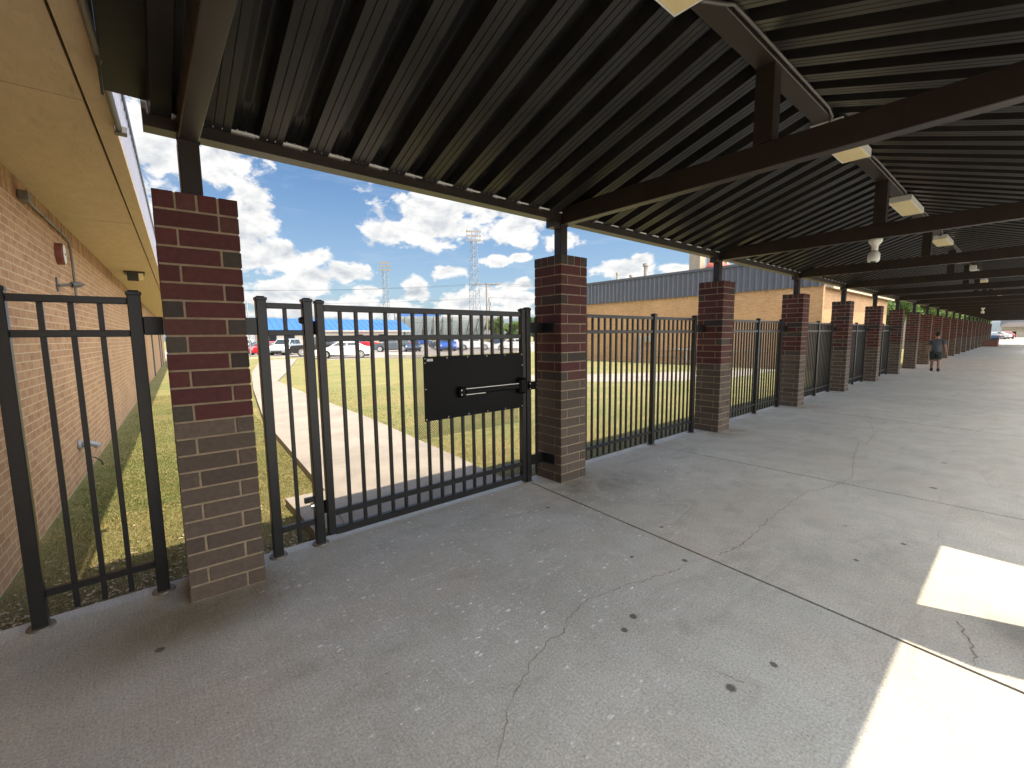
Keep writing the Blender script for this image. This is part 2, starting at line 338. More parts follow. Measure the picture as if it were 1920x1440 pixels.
# ------------------------------------------------------------------ mesh builder
class MB:
    def __init__(s): s.v = []; s.f = []; s.m = []; s.c = []
    def add(s, vs, fs, mi=0, col=None):
        o = len(s.v); s.v += [tuple(v) for v in vs]; s.f += [tuple(i+o for i in f) for f in fs]; s.m += [mi]*len(fs); s.c += [col]*len(fs); return s
    def box(s, x0, x1, y0, y1, z0, z1, mi=0, col=None, ch=0.):
        if ch <= 0:
            vs = [(x, y, z) for z in (z0, z1) for y in (y0, y1) for x in (x0, x1)]
            return s.add(vs, [(0, 2, 3, 1), (4, 5, 7, 6), (0, 1, 5, 4), (2, 6, 7, 3), (0, 4, 6, 2), (1, 3, 7, 5)], mi, col)
        bm = bmesh.new(); bmesh.ops.create_cube(bm, size=1)
        bmesh.ops.scale(bm, vec=(x1-x0, y1-y0, z1-z0), verts=bm.verts); bmesh.ops.translate(bm, vec=((x0+x1)/2, (y0+y1)/2, (z0+z1)/2), verts=bm.verts)
        bmesh.ops.bevel(bm, geom=bm.edges[:], offset=ch, segments=1, affect='EDGES')
        bm.verts.index_update(); s.add([v.co[:] for v in bm.verts], [[v.index for v in f.verts] for f in bm.faces], mi, col); bm.free(); return s
    def ob(s, p0, p1, w, h, up=(0, 0, 1), mi=0, col=None):
        p0 = Vector(p0); p1 = Vector(p1); d = (p1-p0).normalized(); up = Vector(up)
        sd_ = d.cross(up)
        if sd_.length < 1e-4: sd_ = d.cross(Vector((1, 0, 0)))
        sd_.normalize(); u = sd_.cross(d)
        vs = []
        for p in (p0, p1):
            for a, b_ in ((-1, -1), (1, -1), (1, 1), (-1, 1)): vs.append(p+sd_*(a*w/2)+u*(b_*h/2))
        return s.add(vs, [(0, 1, 2, 3), (7, 6, 5, 4), (0, 4, 5, 1), (1, 5, 6, 2), (2, 6, 7, 3), (3, 7, 4, 0)], mi, col)
    def tube(s, pts, r, n=8, mi=0, cap=True, col=None):
        pts = [Vector(p) for p in pts]; rs = r if isinstance(r, (list, tuple)) else [r]*len(pts); rings = []
        up = None
        for i, p in enumerate(pts):
            d = (pts[min(i+1, len(pts)-1)]-pts[max(i-1, 0)]).normalized()
            if up is None: up = Vector((0, 0, 1)) if abs(d.z) < .9 else Vector((1, 0, 0))
            a = d.cross(up); a.normalize(); up = a.cross(d); b_ = up
            rings.append([p+(a*math.cos(2*PI*k/n)+b_*math.sin(2*PI*k/n))*rs[i] for k in range(n)])
        vs = [v for r_ in rings for v in r_]; fs = []
        for i in range(len(pts)-1):
            for k in range(n): fs.append((i*n+k, i*n+(k+1) % n, (i+1)*n+(k+1) % n, (i+1)*n+k))
        if cap: fs += [tuple(range(n-1, -1, -1)), tuple(range((len(pts)-1)*n, len(pts)*n))]
        return s.add(vs, fs, mi, col)
    def prism(s, poly, z0, z1, mi=0):
        n = len(poly); vs = [(x, y, z0) for x, y in poly]+[(x, y, z1) for x, y in poly]
        return s.add(vs, [tuple(range(n-1, -1, -1)), tuple(range(n, 2*n))]+[(i, (i+1) % n, n+(i+1) % n, n+i) for i in range(n)], mi)
    def ext(s, prof, ax, a0, a1, mi=0):   # closed 2D profile extruded along axis ('x': prof=(y,z); 'y': prof=(x,z))
        n = len(prof)
        mk = (lambda a, p: (a, p[0], p[1])) if ax == 'x' else (lambda a, p: (p[0], a, p[1]))
        vs = [mk(a0, p) for p in prof]+[mk(a1, p) for p in prof]
        return s.add(vs, [tuple(range(n-1, -1, -1)), tuple(range(n, 2*n))]+[(i, (i+1) % n, n+(i+1) % n, n+i) for i in range(n)], mi)
    def build(s, name, mats, parent=None, org=None, smooth=False, fixn=True):
        if isinstance(mats, str): mats = [mats]
        me = bpy.data.meshes.new(name)
        if org is None:
            org = Vector((0, 0, 0))
            p = parent
            while p is not None: org = org+p.location; p = p.parent
        org = Vector(org)
        me.from_pydata([(v[0]-org.x, v[1]-org.y, v[2]-org.z) for v in s.v], [], s.f)
        if fixn:
            bm = bmesh.new(); bm.from_mesh(me); bmesh.ops.recalc_face_normals(bm, faces=bm.faces); bm.to_mesh(me); bm.free()
        for mn in mats: me.materials.append(MATS[mn])
        me.polygons.foreach_set('material_index', s.m)
        uvl = me.uv_layers.new(name='UVMap')
        for p in me.polygons:
            nn = p.normal
            h = Vector((-nn.y, nn.x, 0))
            if abs(nn.z) > .8 or h.length < 1e-4:
                for li in p.loop_indices:
                    co = me.vertices[me.loops[li].vertex_index].co; uvl.data[li].uv = (co.x, co.y)
            else:
                h.normalize()
                if h.x+h.y < 0: h = -h
                for li in p.loop_indices:
                    co = me.vertices[me.loops[li].vertex_index].co; uvl.data[li].uv = (co.x*h.x+co.y*h.y+10, co.z+10)
        if any(c_ is not None for c_ in s.c):
            ca = me.color_attributes.new('bcol', 'FLOAT_COLOR', 'CORNER')
            for p in me.polygons:
                c_ = s.c[p.index] or (.3, .25, .2)
                for li in p.loop_indices: ca.data[li].color = (*c_, 1)
        if smooth:
            me.polygons.foreach_set('use_smooth', [True]*len(me.polygons))
        o = bpy.data.objects.new(name, me); C.objects.link(o)
        if parent is not None: o.parent = parent
        return o
def tag(o, label=None, cat=None, group=None, kind=None):
    for k_, v_ in (('label', label), ('category', cat), ('group', group), ('kind', kind)):
        if v_: o[k_] = v_
    return o
def thing(name, label, cat, loc=(0, 0, 0), group=None):
    o = bpy.data.objects.new(name, None); C.objects.link(o); o.location = loc; o.empty_display_size = .2
    return tag(o, label, cat, group)
def one(mb, name, mats, label, cat, org=(0, 0, 0), group=None, kind=None, smooth=False):   # thing that is a single mesh
    o = mb.build(name, mats, None, org, smooth); o.location = org; return tag(o, label, cat, group, kind)
def dup(o, loc=None, label=None, parent=None, rz=None):
    c_ = o.copy(); C.objects.link(c_)
    if parent is not None: c_.parent = parent
    for ch in [x for x in KIDS.get(o.name, [])]: dup(ch, parent=c_)
    if loc is not None: c_.location = loc
    if rz is not None: c_.rotation_euler = (0, 0, rz)
    if label: c_['label'] = label
    return c_
KIDS = {}
def index_kids():
    KIDS.clear()
    for o in C.objects:
        if o.parent: KIDS.setdefault(o.parent.name, []).append(o)
def un(u, v, z=0.):
    r = Fv + Rv*((u-960)/CF) + Uv*((720-v)/CF); t = (z-CH)/r.z; return Vector((r.x*t, -CD+r.y*t, z))

# ------------------------------------------------------------------ ground
PX = [.093, 3.350, 7.039, 10.768]+[10.768+3.68*(i-3) for i in range(4, 22)]      # left faces of the fence-side pillars
PW, PH = .406, 2.438
mb = MB(); mb.add([(-400, -400, -.1), (900, -400, -.1), (900, 900, -.1), (-400, 900, -.1)], [(0, 1, 2, 3)])
one(mb, 'lawn_ground', 'lawn', None, None, kind='structure')
o = C.objects['lawn_ground']; o['label'] = 'wide mown lawn of patchy yellow and green grass'
# walkway slabs with real joints
J = [(-1.6, -1.6), (3.15, 2.86), (5.56, 5.60), (10.62, 10.02)]+[(x, x) for x in (15.4, 20.6, 25.8, 31, 36.2, 41.4, 46.6, 51.8, 57, 62.2, 67.4, 72.6, 77.8, 83, 88, 96)]
mb = MB()
for i in range(len(J)-1):
    (a, b_), (c_, d_) = J[i], J[i+1]
    g = .012 if i else .009
    def xa(y, a, b_): return a+(b_-a)*(y-.42)/(-3.3-.42)
    y0, y1 = .40, -8.
    mb.prism([(xa(y1, a, b_)+g, y1), (xa(y1, c_, d_)-g, y1), (xa(y0, c_, d_)-g, y0), (xa(y0, a, b_)+g, y0)], -.14, 0)
mb.box(-1.55, 95.9, -7.95, .36, -.15, -.012, 2)
def ribbon(mb, pts, w, z=.0015, mi=1):
    rnd = random.Random(3); P = [un(u, v) for u, v in pts]; out = []
    for i in range(len(P)-1):
        n = max(2, int((P[i+1]-P[i]).length/.03))
        for k in range(n): out.append(P[i].lerp(P[i+1], k/n)+Vector((rnd.uniform(-.012, .012), rnd.uniform(-.012, .012), 0)))
    out.append(P[-1]); vs = []
    for i, p in enumerate(out):
        t = (out[min(i+1, len(out)-1)]-out[max(0, i-1)]).normalized(); nn = Vector((-t.y, t.x, 0)); ww = w*rnd.uniform(.2, 1.5)
        vs += [p+nn*ww+Vector((0, 0, z)), p-nn*ww+Vector((0, 0, z))]
    mb.add(vs, [(2*i, 2*i+1, 2*i+3, 2*i+2) for i in range(len(out)-1)], mi)
ribbon(mb, [(1515, 920), (1480, 945), (1440, 975), (1400, 1015), (1370, 1032), (1330, 1045)], .0035)
ribbon(mb, [(1280, 1065), (1210, 1088), (1150, 1105), (1095, 1130), (1068, 1155), (1060, 1180), (1020, 1212), (995, 1240)], .0032)
ribbon(mb, [(995, 1240), (985, 1270), (962, 1300), (950, 1340), (935, 1420)], .0018)
ribbon(mb, [(1610, 830), (1600, 860), (1598, 895), (1560, 912), (1515, 922)], .0035)
ribbon(mb, [(1630, 790), (1640, 812), (1625, 832)], .003)
ribbon(mb, [(1795, 1165), (1812, 1192), (1828, 1225), (1822, 1250)], .003)
ribbon(mb, [(1342, 1258), (1395, 1280)], .003)
o = mb.box(-1.6, 95.9, -16, -8.02, -.14, -.004)  # unseen pale concrete added to bounce sunlight in under the roof
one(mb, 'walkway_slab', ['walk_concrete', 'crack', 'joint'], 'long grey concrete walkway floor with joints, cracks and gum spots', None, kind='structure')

# path through the gate, with its kerb-like edge standing above the lawn
mb = MB()
mb.prism([(1.20, .42), (1.36, 1.6), (1.72, 6.6), (2.6, 13), (3.85, 21), (6.9, 36), (9.6, 36), (5.0, 19.5), (3.86, 15.7), (3.52, 9.5), (3.40, 5.3), (3.12, 1.6), (3.02, .42)][::-1], -.2, -.015)
mb.prism([(.98, .62), (1.30, .62), (1.44, 1.6), (.98, 1.62)][::-1], -.2, -.022)
one(mb, 'gate_path', 'path_concrete', 'pale concrete path curving from the gate across the lawn', None, kind='structure')
mb = MB()
mb.prism([(14.8, 5.0), (12.2, 7.3), (11.0, 9.6), (10.3, 12), (11.8, 12.6), (13.2, 10.6), (15.8, 8.6), (19.2, 6.6), (22.5, 5.4), (22.5, 4.2), (17.5, 4.2)], -.2, -.085)
one(mb, 'lawn_path', 'path_concrete', 'bare pale band crossing the lawn before the brick building', None, kind='structure')
mb = MB()
mb.prism([(11.3, 33.2), (90, 31.5), (90, 96), (-40, 96), (-40, 54), (8, 50), (10.5, 42)], -.2, -.075)
one(mb, 'parking_lot', 'lot', 'pale sunlit parking lot beyond the lawn', None, kind='structure')
mb = MB(); mb.prism([(-20, 46.4), (10.2, 41.5), (10.2, 42.6), (-20, 47.8)][::-1], -.2, -.07)
one(mb, 'pavement', 'kerb_conc', 'narrow pale pavement strip before the parking lot', None, kind='structure')
mb = MB(); mb.prism([(96.05, -12), (240, -60), (240, 40), (96.05, 8)], -.2, -.04)
one(mb, 'driveway', 'lot', 'sunlit pale driveway past the far end of the walkway', None, kind='structure')

# ------------------------------------------------------------------ brick pillars
RED = [(.085, .022, .021), (.095, .026, .023), (.072, .019, .019), (.085, .030, .025)]
DRK = [(.050, .040, .034), (.06, .05, .04), (.045, .034, .03)]
BRN = [(.095, .073, .056), (.105, .080, .062), (.086, .065, .05), (.10, .073, .055)]
def pillar_mb(seed):
    rnd = random.Random(seed); mb = MB(); B = PH/24; j = .0062; s = PW
    mb.box(.006, s-.006, .006, s-.006, 0, PH-.006, 1)
    u = s/4
    def brick(x0, x1, y0, y1, z, col):
        dx, dy = rnd.uniform(-.0012, .0012), rnd.uniform(-.0012, .0012)
        mb.box(x0+dx, x1+dx, y0+dy, y1+dy, z*B+j, (z+1)*B-j+(.005 if z == 23 else 0), 0, col, .003)
    for r in range(24):
        def cc(head=False):
            if r < 11: c_ = rnd.choice(BRN)
            else: c_ = rnd.choice(DRK) if rnd.random() < (.5 if head else .08) else rnd.choice(RED)
            k_ = rnd.uniform(.85, 1.15); return tuple(x*k_ for x in c_)
        if r == 23:
            for i in range(4):
                brick(i*u+(0 if i == 0 else j), (i+1)*u-(0 if i == 3 else j), 0, u-j, r, cc(True))
                brick(i*u+(0 if i == 0 else j), (i+1)*u-(0 if i == 3 else j), s-u+j, s, r, cc(True))
            for i in (1, 2):
                brick(0, u-j, i*u+j, (i+1)*u-j, r, cc(True)); brick(s-u+j, s, i*u+j, (i+1)*u-j, r, cc(True))
        elif r % 2:
            brick(u+j, s, 0, u-j, r, cc()); brick(s-u+j, s, u+j, s, r, cc()); brick(0, s-u-j, s-u+j, s, r, cc()); brick(0, u-j, 0, s-u-j, r, cc(rnd.random() < .5))
        else:
            brick(0, s-u-j, 0, u-j, r, cc()); brick(s-u+j, s, 0, s-u-j, r, cc(rnd.random() < .5)); brick(u+j, s, s-u+j, s, r, cc()); brick(0, u-j, u+j, s, r, cc())
    return mb
ORD = ['first', 'second', 'third', 'fourth', 'fifth', 'sixth', 'seventh', 'eighth', 'ninth', 'tenth', 'eleventh', 'twelfth', 'thirteenth', 'fourteenth', 'fifteenth', 'sixteenth', 'seventeenth', 'eighteenth', 'nineteenth', 'twentieth', 'twenty-first', 'twenty-second']
PG = 'brick pillars carrying the walkway roof'
protos = [pillar_mb(s).build('brick_pillar', ['pillar_brick', 'mortar']) for s in (1, 2, 3)]
LAB = {0: 'nearest brick pillar, dark red over brown, beside the brick building', 1: 'brick pillar right of the gate, red above and brown below',
       2: 'brick pillar after the first open railing bay, third from the left', 3: 'fourth brick pillar from the left, in front of the orange brick building',
       4: 'fifth brick pillar from the left, before the building corner', 5: 'sixth brick pillar from the left, under the end of the brick building',
       6: 'seventh brick pillar from the left, where the railing ends', 7: 'eighth brick pillar from the left, first without railing', 8: 'ninth brick pillar from the left, just left of the walking person'}
for i, x in enumerate(PX):
    o = protos[i] if i < 3 else protos[i % 3].copy()
    if i >= 3: C.objects.link(o)
    o.location = (x, 0, 0)
    tag(o, LAB.get(i, ORD[i]+' brick pillar from the left in the receding row'), 'pillar', PG)
C.objects['brick_pillar'].rotation_euler = (0, 0, math.radians(-2.0))
# far-side pillars (behind and right of the camera)
for k_, x in enumerate((-3.3, -.107, 3.235)):
    o = protos[k_].copy(); C.objects.link(o); o.location = (x, -3.94, 0)
    tag(o, ('brick pillar of the far side row, behind the camera', 'brick pillar of the far side row, beside the camera', 'brick pillar of the far side row, between the two sunlit floor patches')[k_], 'pillar', PG)
t = thing('sun_block_roof', 'narrow cream-ceilinged sun blocker added out of view at the far side of the walkway', 'canopy', (30, -7, 0))  # roof and posts added out of view to stop direct sun
mb = MB(); mb.box(4.88, 50, -5.3, -3.80, 3.0, 3.2); mb.box(53, 78, -5.3, -3.80, 3.0, 3.2); mb.build('roof', 'cream_trim', t)
for x in (6, 16, 26, 36, 46, 56, 66, 76): MB().box(x, x+.3, -5.3, -5.0, 0, 2.99).build('post', 'walk_brick', t)
t = thing('brick_building', 'brick building behind the camera', 'building', (30, -26, 0))
MB().box(-20, 90, -34, -30, -.1, 3.6).build('wall', 'orange_brick', t)

# ------------------------------------------------------------------ canopy
BX = [x+PW/2 for x in PX]; BW = .10; XE = 78.3
can = thing('walkway_canopy', 'long dark metal canopy with ribbed deck over the walkway', 'canopy', (0, 0, 0))
YR = -1.83; SL = .33; ZP = 2.885          # deck pan at y=.15
def deckz(y): return ZP+SL*(.15-y) if y > YR else ZP+SL*(.15-YR)-SL*(YR-y)
pit = .2935; fd = .10
prof = []                                   # (x, dz)
def g(x, z=0.): return [(x-.004, z), (x-.002, z+.006), (x+.002, z+.006), (x+.004, z)]
x = .596-pit*1
prof += [(-.06, fd+.035), (.12, fd+.035), (.13, 0), (x-.078, 0)] if x-.078 > .14 else [(-.06, fd+.035), (x-.09, fd+.035)]; prof.append((x-.078, 0))
while x < XE-.2:
    prof += [(x-.078, 0), (x-.070, fd)]
    if x < 24: prof += g(x-.026, fd-.006)[:1]+g(x-.024, fd)+g(x+.024, fd)
    prof += [(x+.070, fd), (x+.078, 0)]
    if x < 24: prof += g(x+.078+.045)+g(x+.078+.092)
    x += pit
prof.append((XE, 0))
def strip(ya, yb, off=0.):
    mb = MB(); n = len(prof); vs = []
    for y in (ya, yb):
        for t in (0, .006):
            vs += [(px_, y, deckz(y)+dz+t+off) for px_, dz in prof]
    fs = []
    for i in range(n-1):
        fs += [(i, i+1, 2*n+i+1, 2*n+i), (n+i, 3*n+i, 3*n+i+1, n+i+1), (i, n+i, n+i+1, i+1), (2*n+i, 2*n+i+1, 3*n+i+1, 3*n+i)]
    fs += [(0, 2*n, 3*n, n), (n-1, 2*n-1, 4*n-1, 3*n-1)]
    return mb.add(vs, fs)
d1 = strip(.245, YR).build('roof_deck', 'deck_brown', can, fixn=False)
d2 = strip(YR, -3.79).build('roof_deck', 'deck_brown', can, fixn=False)
mb = MB(); mb.ob((-.068, .255, deckz(.255)+.15), (-.068, YR, deckz(YR)+.15), .012, .09); mb.ob((-.068, YR, deckz(YR)+.15), (-.068, -3.79, deckz(-3.79)+.15), .012, .09)
mb.build('end_trim', 'deck_brown', can)
mb = MB()
for ya, yb in ((-.12, YR), (YR, -3.79)):
    mb.add([(-.066, ya, deckz(ya)+.13), (-.136+.05*ya, ya, deckz(ya)+.13), (-.136+.05*yb, yb, deckz(yb)+.13), (-.066, yb, deckz(yb)+.13), (-.066, ya, deckz(ya)+.136), (-.136+.05*ya, ya, deckz(ya)+.136), (-.136+.05*yb, yb, deckz(yb)+.136), (-.066, yb, deckz(yb)+.136)], [(0, 1, 2, 3), (7, 6, 5, 4), (0, 4, 5, 1), (1, 5, 6, 2), (2, 6, 7, 3), (3, 7, 4, 0)])
mb.build('flashing', 'deck_brown', can)
# flat cover sheet on top so that no sky shows through the flutes
mb = MB(); mb.add([(-.06, .0, deckz(0)+.10), (XE, .0, deckz(0)+.10), (XE, YR, deckz(YR)+.10), (-.06, YR, deckz(YR)+.10)], [(0, 1, 2, 3)])
mb.add([(-.06, YR, deckz(YR)+.10), (XE, YR, deckz(YR)+.10), (XE, -3.7, deckz(-3.7)+.10), (-.06, -3.7, deckz(-3.7)+.10)], [(0, 1, 2, 3)])
mb.build('roof_skin', 'deck_brown', can)
for i, bx in enumerate(BX):
    mb = MB(); mb.box(bx-BW/2, bx+BW/2, -3.788, .2595, 2.78, 2.955, 0, None, .004)
    for yb in (-.9, -2.6): mb.box(bx-BW/2-.001, bx-BW/2+.003, yb, yb+.004, 2.79, 2.945)
    mb.build('cross_beam', 'beam_brown', can)
    if i < 12: MB().box(bx-.053, bx+.053, .148, .252, PH, 2.778, 0, None, .006).build('post', 'beam_brown', can)
    else: MB().box(bx-.05, bx+.05, .148, .252, PH, 2.778).build('post', 'beam_brown', can)
    if i < 6:
        mb = MB()
        mb.box(bx-.058, bx+.058, .144, .1475, 2.768, 2.79); mb.build('head_plate', 'beam_brown', can)
    b2 = MB(); b2.box(bx-.165, bx-.056, .152, .258, 2.745, 2.812)
    if i > 0: b2.build('bracket', 'beam_brown', can)
    MB().box(bx-.062, bx+.062, YR-.062, YR+.062, 2.957, 3.472).build('king_post', 'beam_brown', can)
    a = BX[i]+BW/2+.002 if i < len(BX) else 0; e = BX[i+1]-BW/2-.002 if i+1 < len(BX) else XE
    for y0, y1 in ((.15, .26), (-3.79, -3.69)):
        MB().box(a, e, y0, y1, 2.816, 2.884).build('eave_beam', 'beam_brown', can)
for y0, y1 in ((.15, .26), (-3.79, -3.69)): MB().box(.093, BX[0]-BW/2-.002, y0, y1, 2.816, 2.884).build('eave_beam', 'beam_brown', can)
for k_, bx in enumerate((-3.1, .096, 3.438)): MB().box(bx-.05, bx+.05, -3.785, -3.685, PH, 2.778).build('post', 'beam_brown', can)
MB().box(-.05, XE, YR-.07, YR+.07, 3.475, 3.60, 0, None, .004).build('ridge_beam', 'beam_brown', can)
mb = MB(); mb.box(.093, XE, .2605, .270, 2.818, 3.005); mb.build('gutter_face', 'beam_brown', can)
mb = MB(); mb.box(.15, 40, .13, .148, 2.893, 2.904)
mb.build('flute_closure', 'white_plastic', can)
# clips along the ridge (bright deck ends)
# wiring conduit strapped to the ridge beam
def conduit(xa, xb, name='conduit'):
    mb = MB(); y = YR-.085
    mb.tube([(xa, YR+.02, 3.455), (xa+.12, YR-.04, 3.458), (xa+.22, y+.005, 3.47), (xa+.30, y-.003, 3.50), (xa+.5, y-.003, 3.505), (xb-.25, y-.003, 3.505), (xb-.12, y, 3.47), (xb, YR-.02, 3.455)], .011, 8)
    return mb.build(name, 'conduit_grey', can, smooth=True)
conduit(2.47, 4.86); conduit(5.9, 8.35); conduit(9.3, 12.1); conduit(13.1, 15.8)

# ------------------------------------------------------------------ lights under the ridge
def light_parts(t):
    mb = MB(); L, w, h = 1.06, .245, .075
    mb.box(-L/2, L/2, -w/2, -w/2+.012, -h, 0); mb.box(-L/2, L/2, w/2-.012, w/2, -h, 0)
    mb.box(-L/2, -L/2+.012, -w/2+.012, w/2-.012, -h, 0); mb.box(L/2-.012, L/2, -w/2+.012, w/2-.012, -h, 0)
    mb.box(-L/2+.012, L/2-.012, -w/2+.012, w/2-.012, -.012, -.001)
    mb.build('housing', 'white_plastic', t, org=(0, 0, 0))
    MB().box(-L/2+.014, L/2-.014, -w/2+.014, w/2-.014, -h-.004, -h+.012, 0, None, .003).build('diffuser', 'diffuser', t, org=(0, 0, 0))
LX = [1.93, 5.34, 8.72, 12.6, 16.3]+[16.3+3.68*k for k in range(1, 6)]
LL = ['yellowed ceiling light nearest the camera at the top edge', 'second yellowed ceiling light, just beyond the near cross beam', 'third yellowed ceiling light, above the hanging security camera',
      'fourth yellowed ceiling light along the ridge']+[ORD[i]+' ceiling light along the ridge, small with distance' for i in range(4, 10)]
LG = 'ceiling lights along the canopy ridge'
lt = thing('ceiling_light', LL[0], 'ceiling light', (LX[0], YR-.02, 3.474), LG); light_parts(lt); index_kids()
for i in range(1, 10): dup(lt, (LX[i], YR-.02, 3.474), LL[i])

# ------------------------------------------------------------------ security cameras
def seccam_parts(t):
    mb = MB(); prof2 = [(0, .075), (-.02, .075), (-.045, .066), (-.075, .040), (-.10, .035), (-.15, .033)]
    mb.tube([(0, 0, z) for z, r in prof2], [r for z, r in prof2], 16)
    mb.build('mount', 'white_plastic', t, org=(0, 0, 0), smooth=True)
    mb = MB(); mb.tube([(.0, 0, -.14), (-.0, 0, -.175)], .027, 14); mb.build('joint_ring', 'galv', t, org=(0, 0, 0), smooth=True)
    mb = MB(); pts = [(-.01, 0, -.168), (-.02, 0, -.19), (-.035, 0, -.24), (-.045, 0, -.275), (-.046, 0, -.283)]
    mb.tube(pts, [.050, .062, .066, .060, .045], 16); hd = mb.build('camera_head', 'white_plastic', t, org=(0, 0, 0), smooth=True)
    MB().tube([(-.046, 0, -.2825), (-.047, 0, -.29)], .03, 14).build('lens', 'glass_dark', hd, org=(0, 0, 0), smooth=True)
ct = thing('security_camera', 'white security camera hanging under the third cross beam', 'security camera', (BX[2], -1.80, 2.778), 'security cameras'); seccam_parts(ct); index_kids()
ct2 = dup(ct, (BX[9], -1.45, 2.778), 'small white security camera hanging far down the walkway')
mb = MB(); mb.box(18.0, 18.14, YR-.2, YR-.06, 3.30, 3.44, 0, None, .01); mb.tube([(18.07, YR-.13, 3.30), (18.07, YR-.13, 3.24)], .05, 12)
one(mb, 'motion_sensor', 'white_plastic', 'small white box sensor beside the ridge beam', 'sensor', (18, YR-.13, 3.3))

# ------------------------------------------------------------------ railings
YF = .30; PT = .064
def post_mb(x, zt=1.90, w=PT, zb=0.):
    mb = MB(); mb.box(x-w/2, x+w/2, YF-w/2, YF+w/2, zb, zt-.012, 0, None, .004)
    mb.box(x-w/2-.005, x+w/2+.005, YF-w/2-.005, YF+w/2+.005, zt-.03, zt-.008, 0, None, .004)
    mb.box(x-w/2+.006, x+w/2-.006, YF-w/2+.006, YF+w/2-.006, zt-.010, zt, 0, None, .005)
    return mb
def rail(x0, x1, z, h=.040, w=.036): return MB().box(x0, x1, YF-w/2, YF+w/2, z-h/2, z+h/2, 0, None, .003)
def picket(x, z0, z1, w=.0254): return MB().box(x-w/2, x+w/2, YF-w/2, YF+w/2, z0, z1, 0, None, .002)
def foot(x, t):
    MB().tube([(x, YF, .0), (x, YF, .012)], [.062, .058], 18).build('base_collar', 'old_conduit', t)
def fence_section(t, posts, x0, x1, n, zb=.058, ztop=1.84):
    for p in posts:
        post_mb(p).build('post', 'black_paint', t); foot(p, t)
    cuts = sorted(posts); segs = []
    a = x0
    for p in cuts:
        if p-PT/2 > a+.02: segs.append((a, p-PT/2))
        a = p+PT/2
    if x1 > a+.02: segs.append((a, x1))
    for s0, s1 in segs:
        for z in (1.836, 1.645, .192): rail(s0, s1, z).build('rail', 'black_paint', t)
        k_ = max(1, round((s1-s0)/.121)-1); sp = (s1-s0)/(k_+1)
        for i in range(k_): picket(s0+sp*(i+1), zb, 1.815).build('picket', 'black_paint', t)
def wall_bracket(t, x0, x1, z0, z1):
    MB().box(x0, x1, YF-.030, YF-.022, z0, z1, 0, None, .002).build('bracket', 'black_paint', t)
FG = 'black metal railings between the pillars'
# left section against the building
t = thing('metal_railing', 'short black railing section left of the nearest pillar', 'railing', (-.3, YF, 0), FG)
fence_section(t, [-.57, -.027], -.54, -.06, 4)
MB().box(.005, .100, YF-.030, YF+.026, 1.69-.055, 1.69+.055, 0, None, .004).build('bracket', 'black_paint', t)
# narrow fixed panel before the gate
t = thing('metal_railing', 'narrow fixed railing panel between the nearest pillar and the gate', 'railing', (.78, YF, 0), FG)
fence_section(t, [.640, .940], .672, .908, 2)
MB().box(.497, .607, YF-.030, YF+.026, 1.69-.058, 1.69+.058, 0, None, .004).build('bracket', 'black_paint', t)
MB().tube([(.905, YF-.01, 1.735), (.880, YF-.01, 1.735)], [.03, .02], 12).build('hinge_cap', 'black_paint', t)
MB().box(.840, .907, YF-.02, YF+.012, .352, .39).build('hinge', 'black_paint', t)
MB().tube([(.875, YF-.03, .33), (.895, YF-.03, .33)], .02, 10).build('hinge_cap', 'steel', t)
# gate latch post
t = thing('gate_post', 'black gate post bolted to the pillar right of the gate', 'post', (3.135, YF, 0))
post_mb(3.135, 1.905).build('post', 'black_paint', t); foot(3.135, t)
for z in (1.69, .245):
    mb = MB(); mb.box(3.169, 3.357, YF-.028, YF-.020, z-.055, z+.055); mb.box(3.34, 3.349, YF-.20, YF-.020, z-.055, z+.055, 0, None, .002); mb.build('bracket', 'black_paint', t)
picket(3.265, .07, 1.80, .022).build('filler_bar', 'black_paint', t)
mb = MB(); mb.box(3.12, 3.22, YF-.060, YF-.034, 1.03, 1.115, 0, None, .006); lk = mb.build('latch_strike', 'panel_black', t)
for dx, dz in ((-.02, .025), (.075, .02), (.075, -.02), (-.02, -.03)): MB().tube([(3.14+dx, YF-.062, 1.072+dz), (3.14+dx, YF-.066, 1.072+dz)], .006, 8).build('screw', 'steel', lk)
# the gate
G0, G1 = 1.028, 3.066
t = thing('metal_gate', 'black metal gate with push bar and dark cover panel', 'gate', (2.05, YF, 0))
for x in (G0, G1): post_mb(x, 1.892, .056, .052 if x == G0 else .03).build('stile', 'black_paint', t)
a, e = G0+.028, G1-.028
rail(a, e, 1.830, .05).build('rail', 'black_paint', t); rail(a, e, 1.60, .046).build('rail', 'black_paint', t)
rail(a, e, .222, .046).build('rail', 'black_paint', t); rail(a, e, .072, .058, .045).build('rail', 'black_paint', t)
k_ = 15; sp = (e-a)/(k_+1)
for i in range(k_): picket(a+sp*(i+1), .10, 1.81, .0265).build('picket', 'black_paint', t)
# expanded metal screen on the outer face
mb = MB(); x0, x1, z0, z1 = 1.815, 3.035, .685, 1.59; cw, chh = .0245, .0125; y = YF+.026; r = 0; z = z0
nx = int((x1-x0)/(cw/2)); th = .0019
while z < z1:
    vs = []
    for i in range(nx+1):
        zz = z+(chh*.42 if (i+r) % 2 else -chh*.42)*1.0
        xx = x0+i*cw/2
        vs += [(xx, y-.001, zz-th), (xx, y-.001, zz+th), (xx, y+.0015, zz+th), (xx, y+.0015, zz-th)]
    fs = []
    for i in range(nx):
        o4, p4 = i*4, i*4+4
        fs += [(o4, p4, p4+1, o4+1), (o4+1, p4+1, p4+2, o4+2), (o4+2, p4+2, p4+3, o4+3), (o4+3, p4+3, p4, o4)]
    mb.add(vs, fs); z += chh; r += 1
mb.build('mesh_screen', 'black_paint', t, fixn=False)
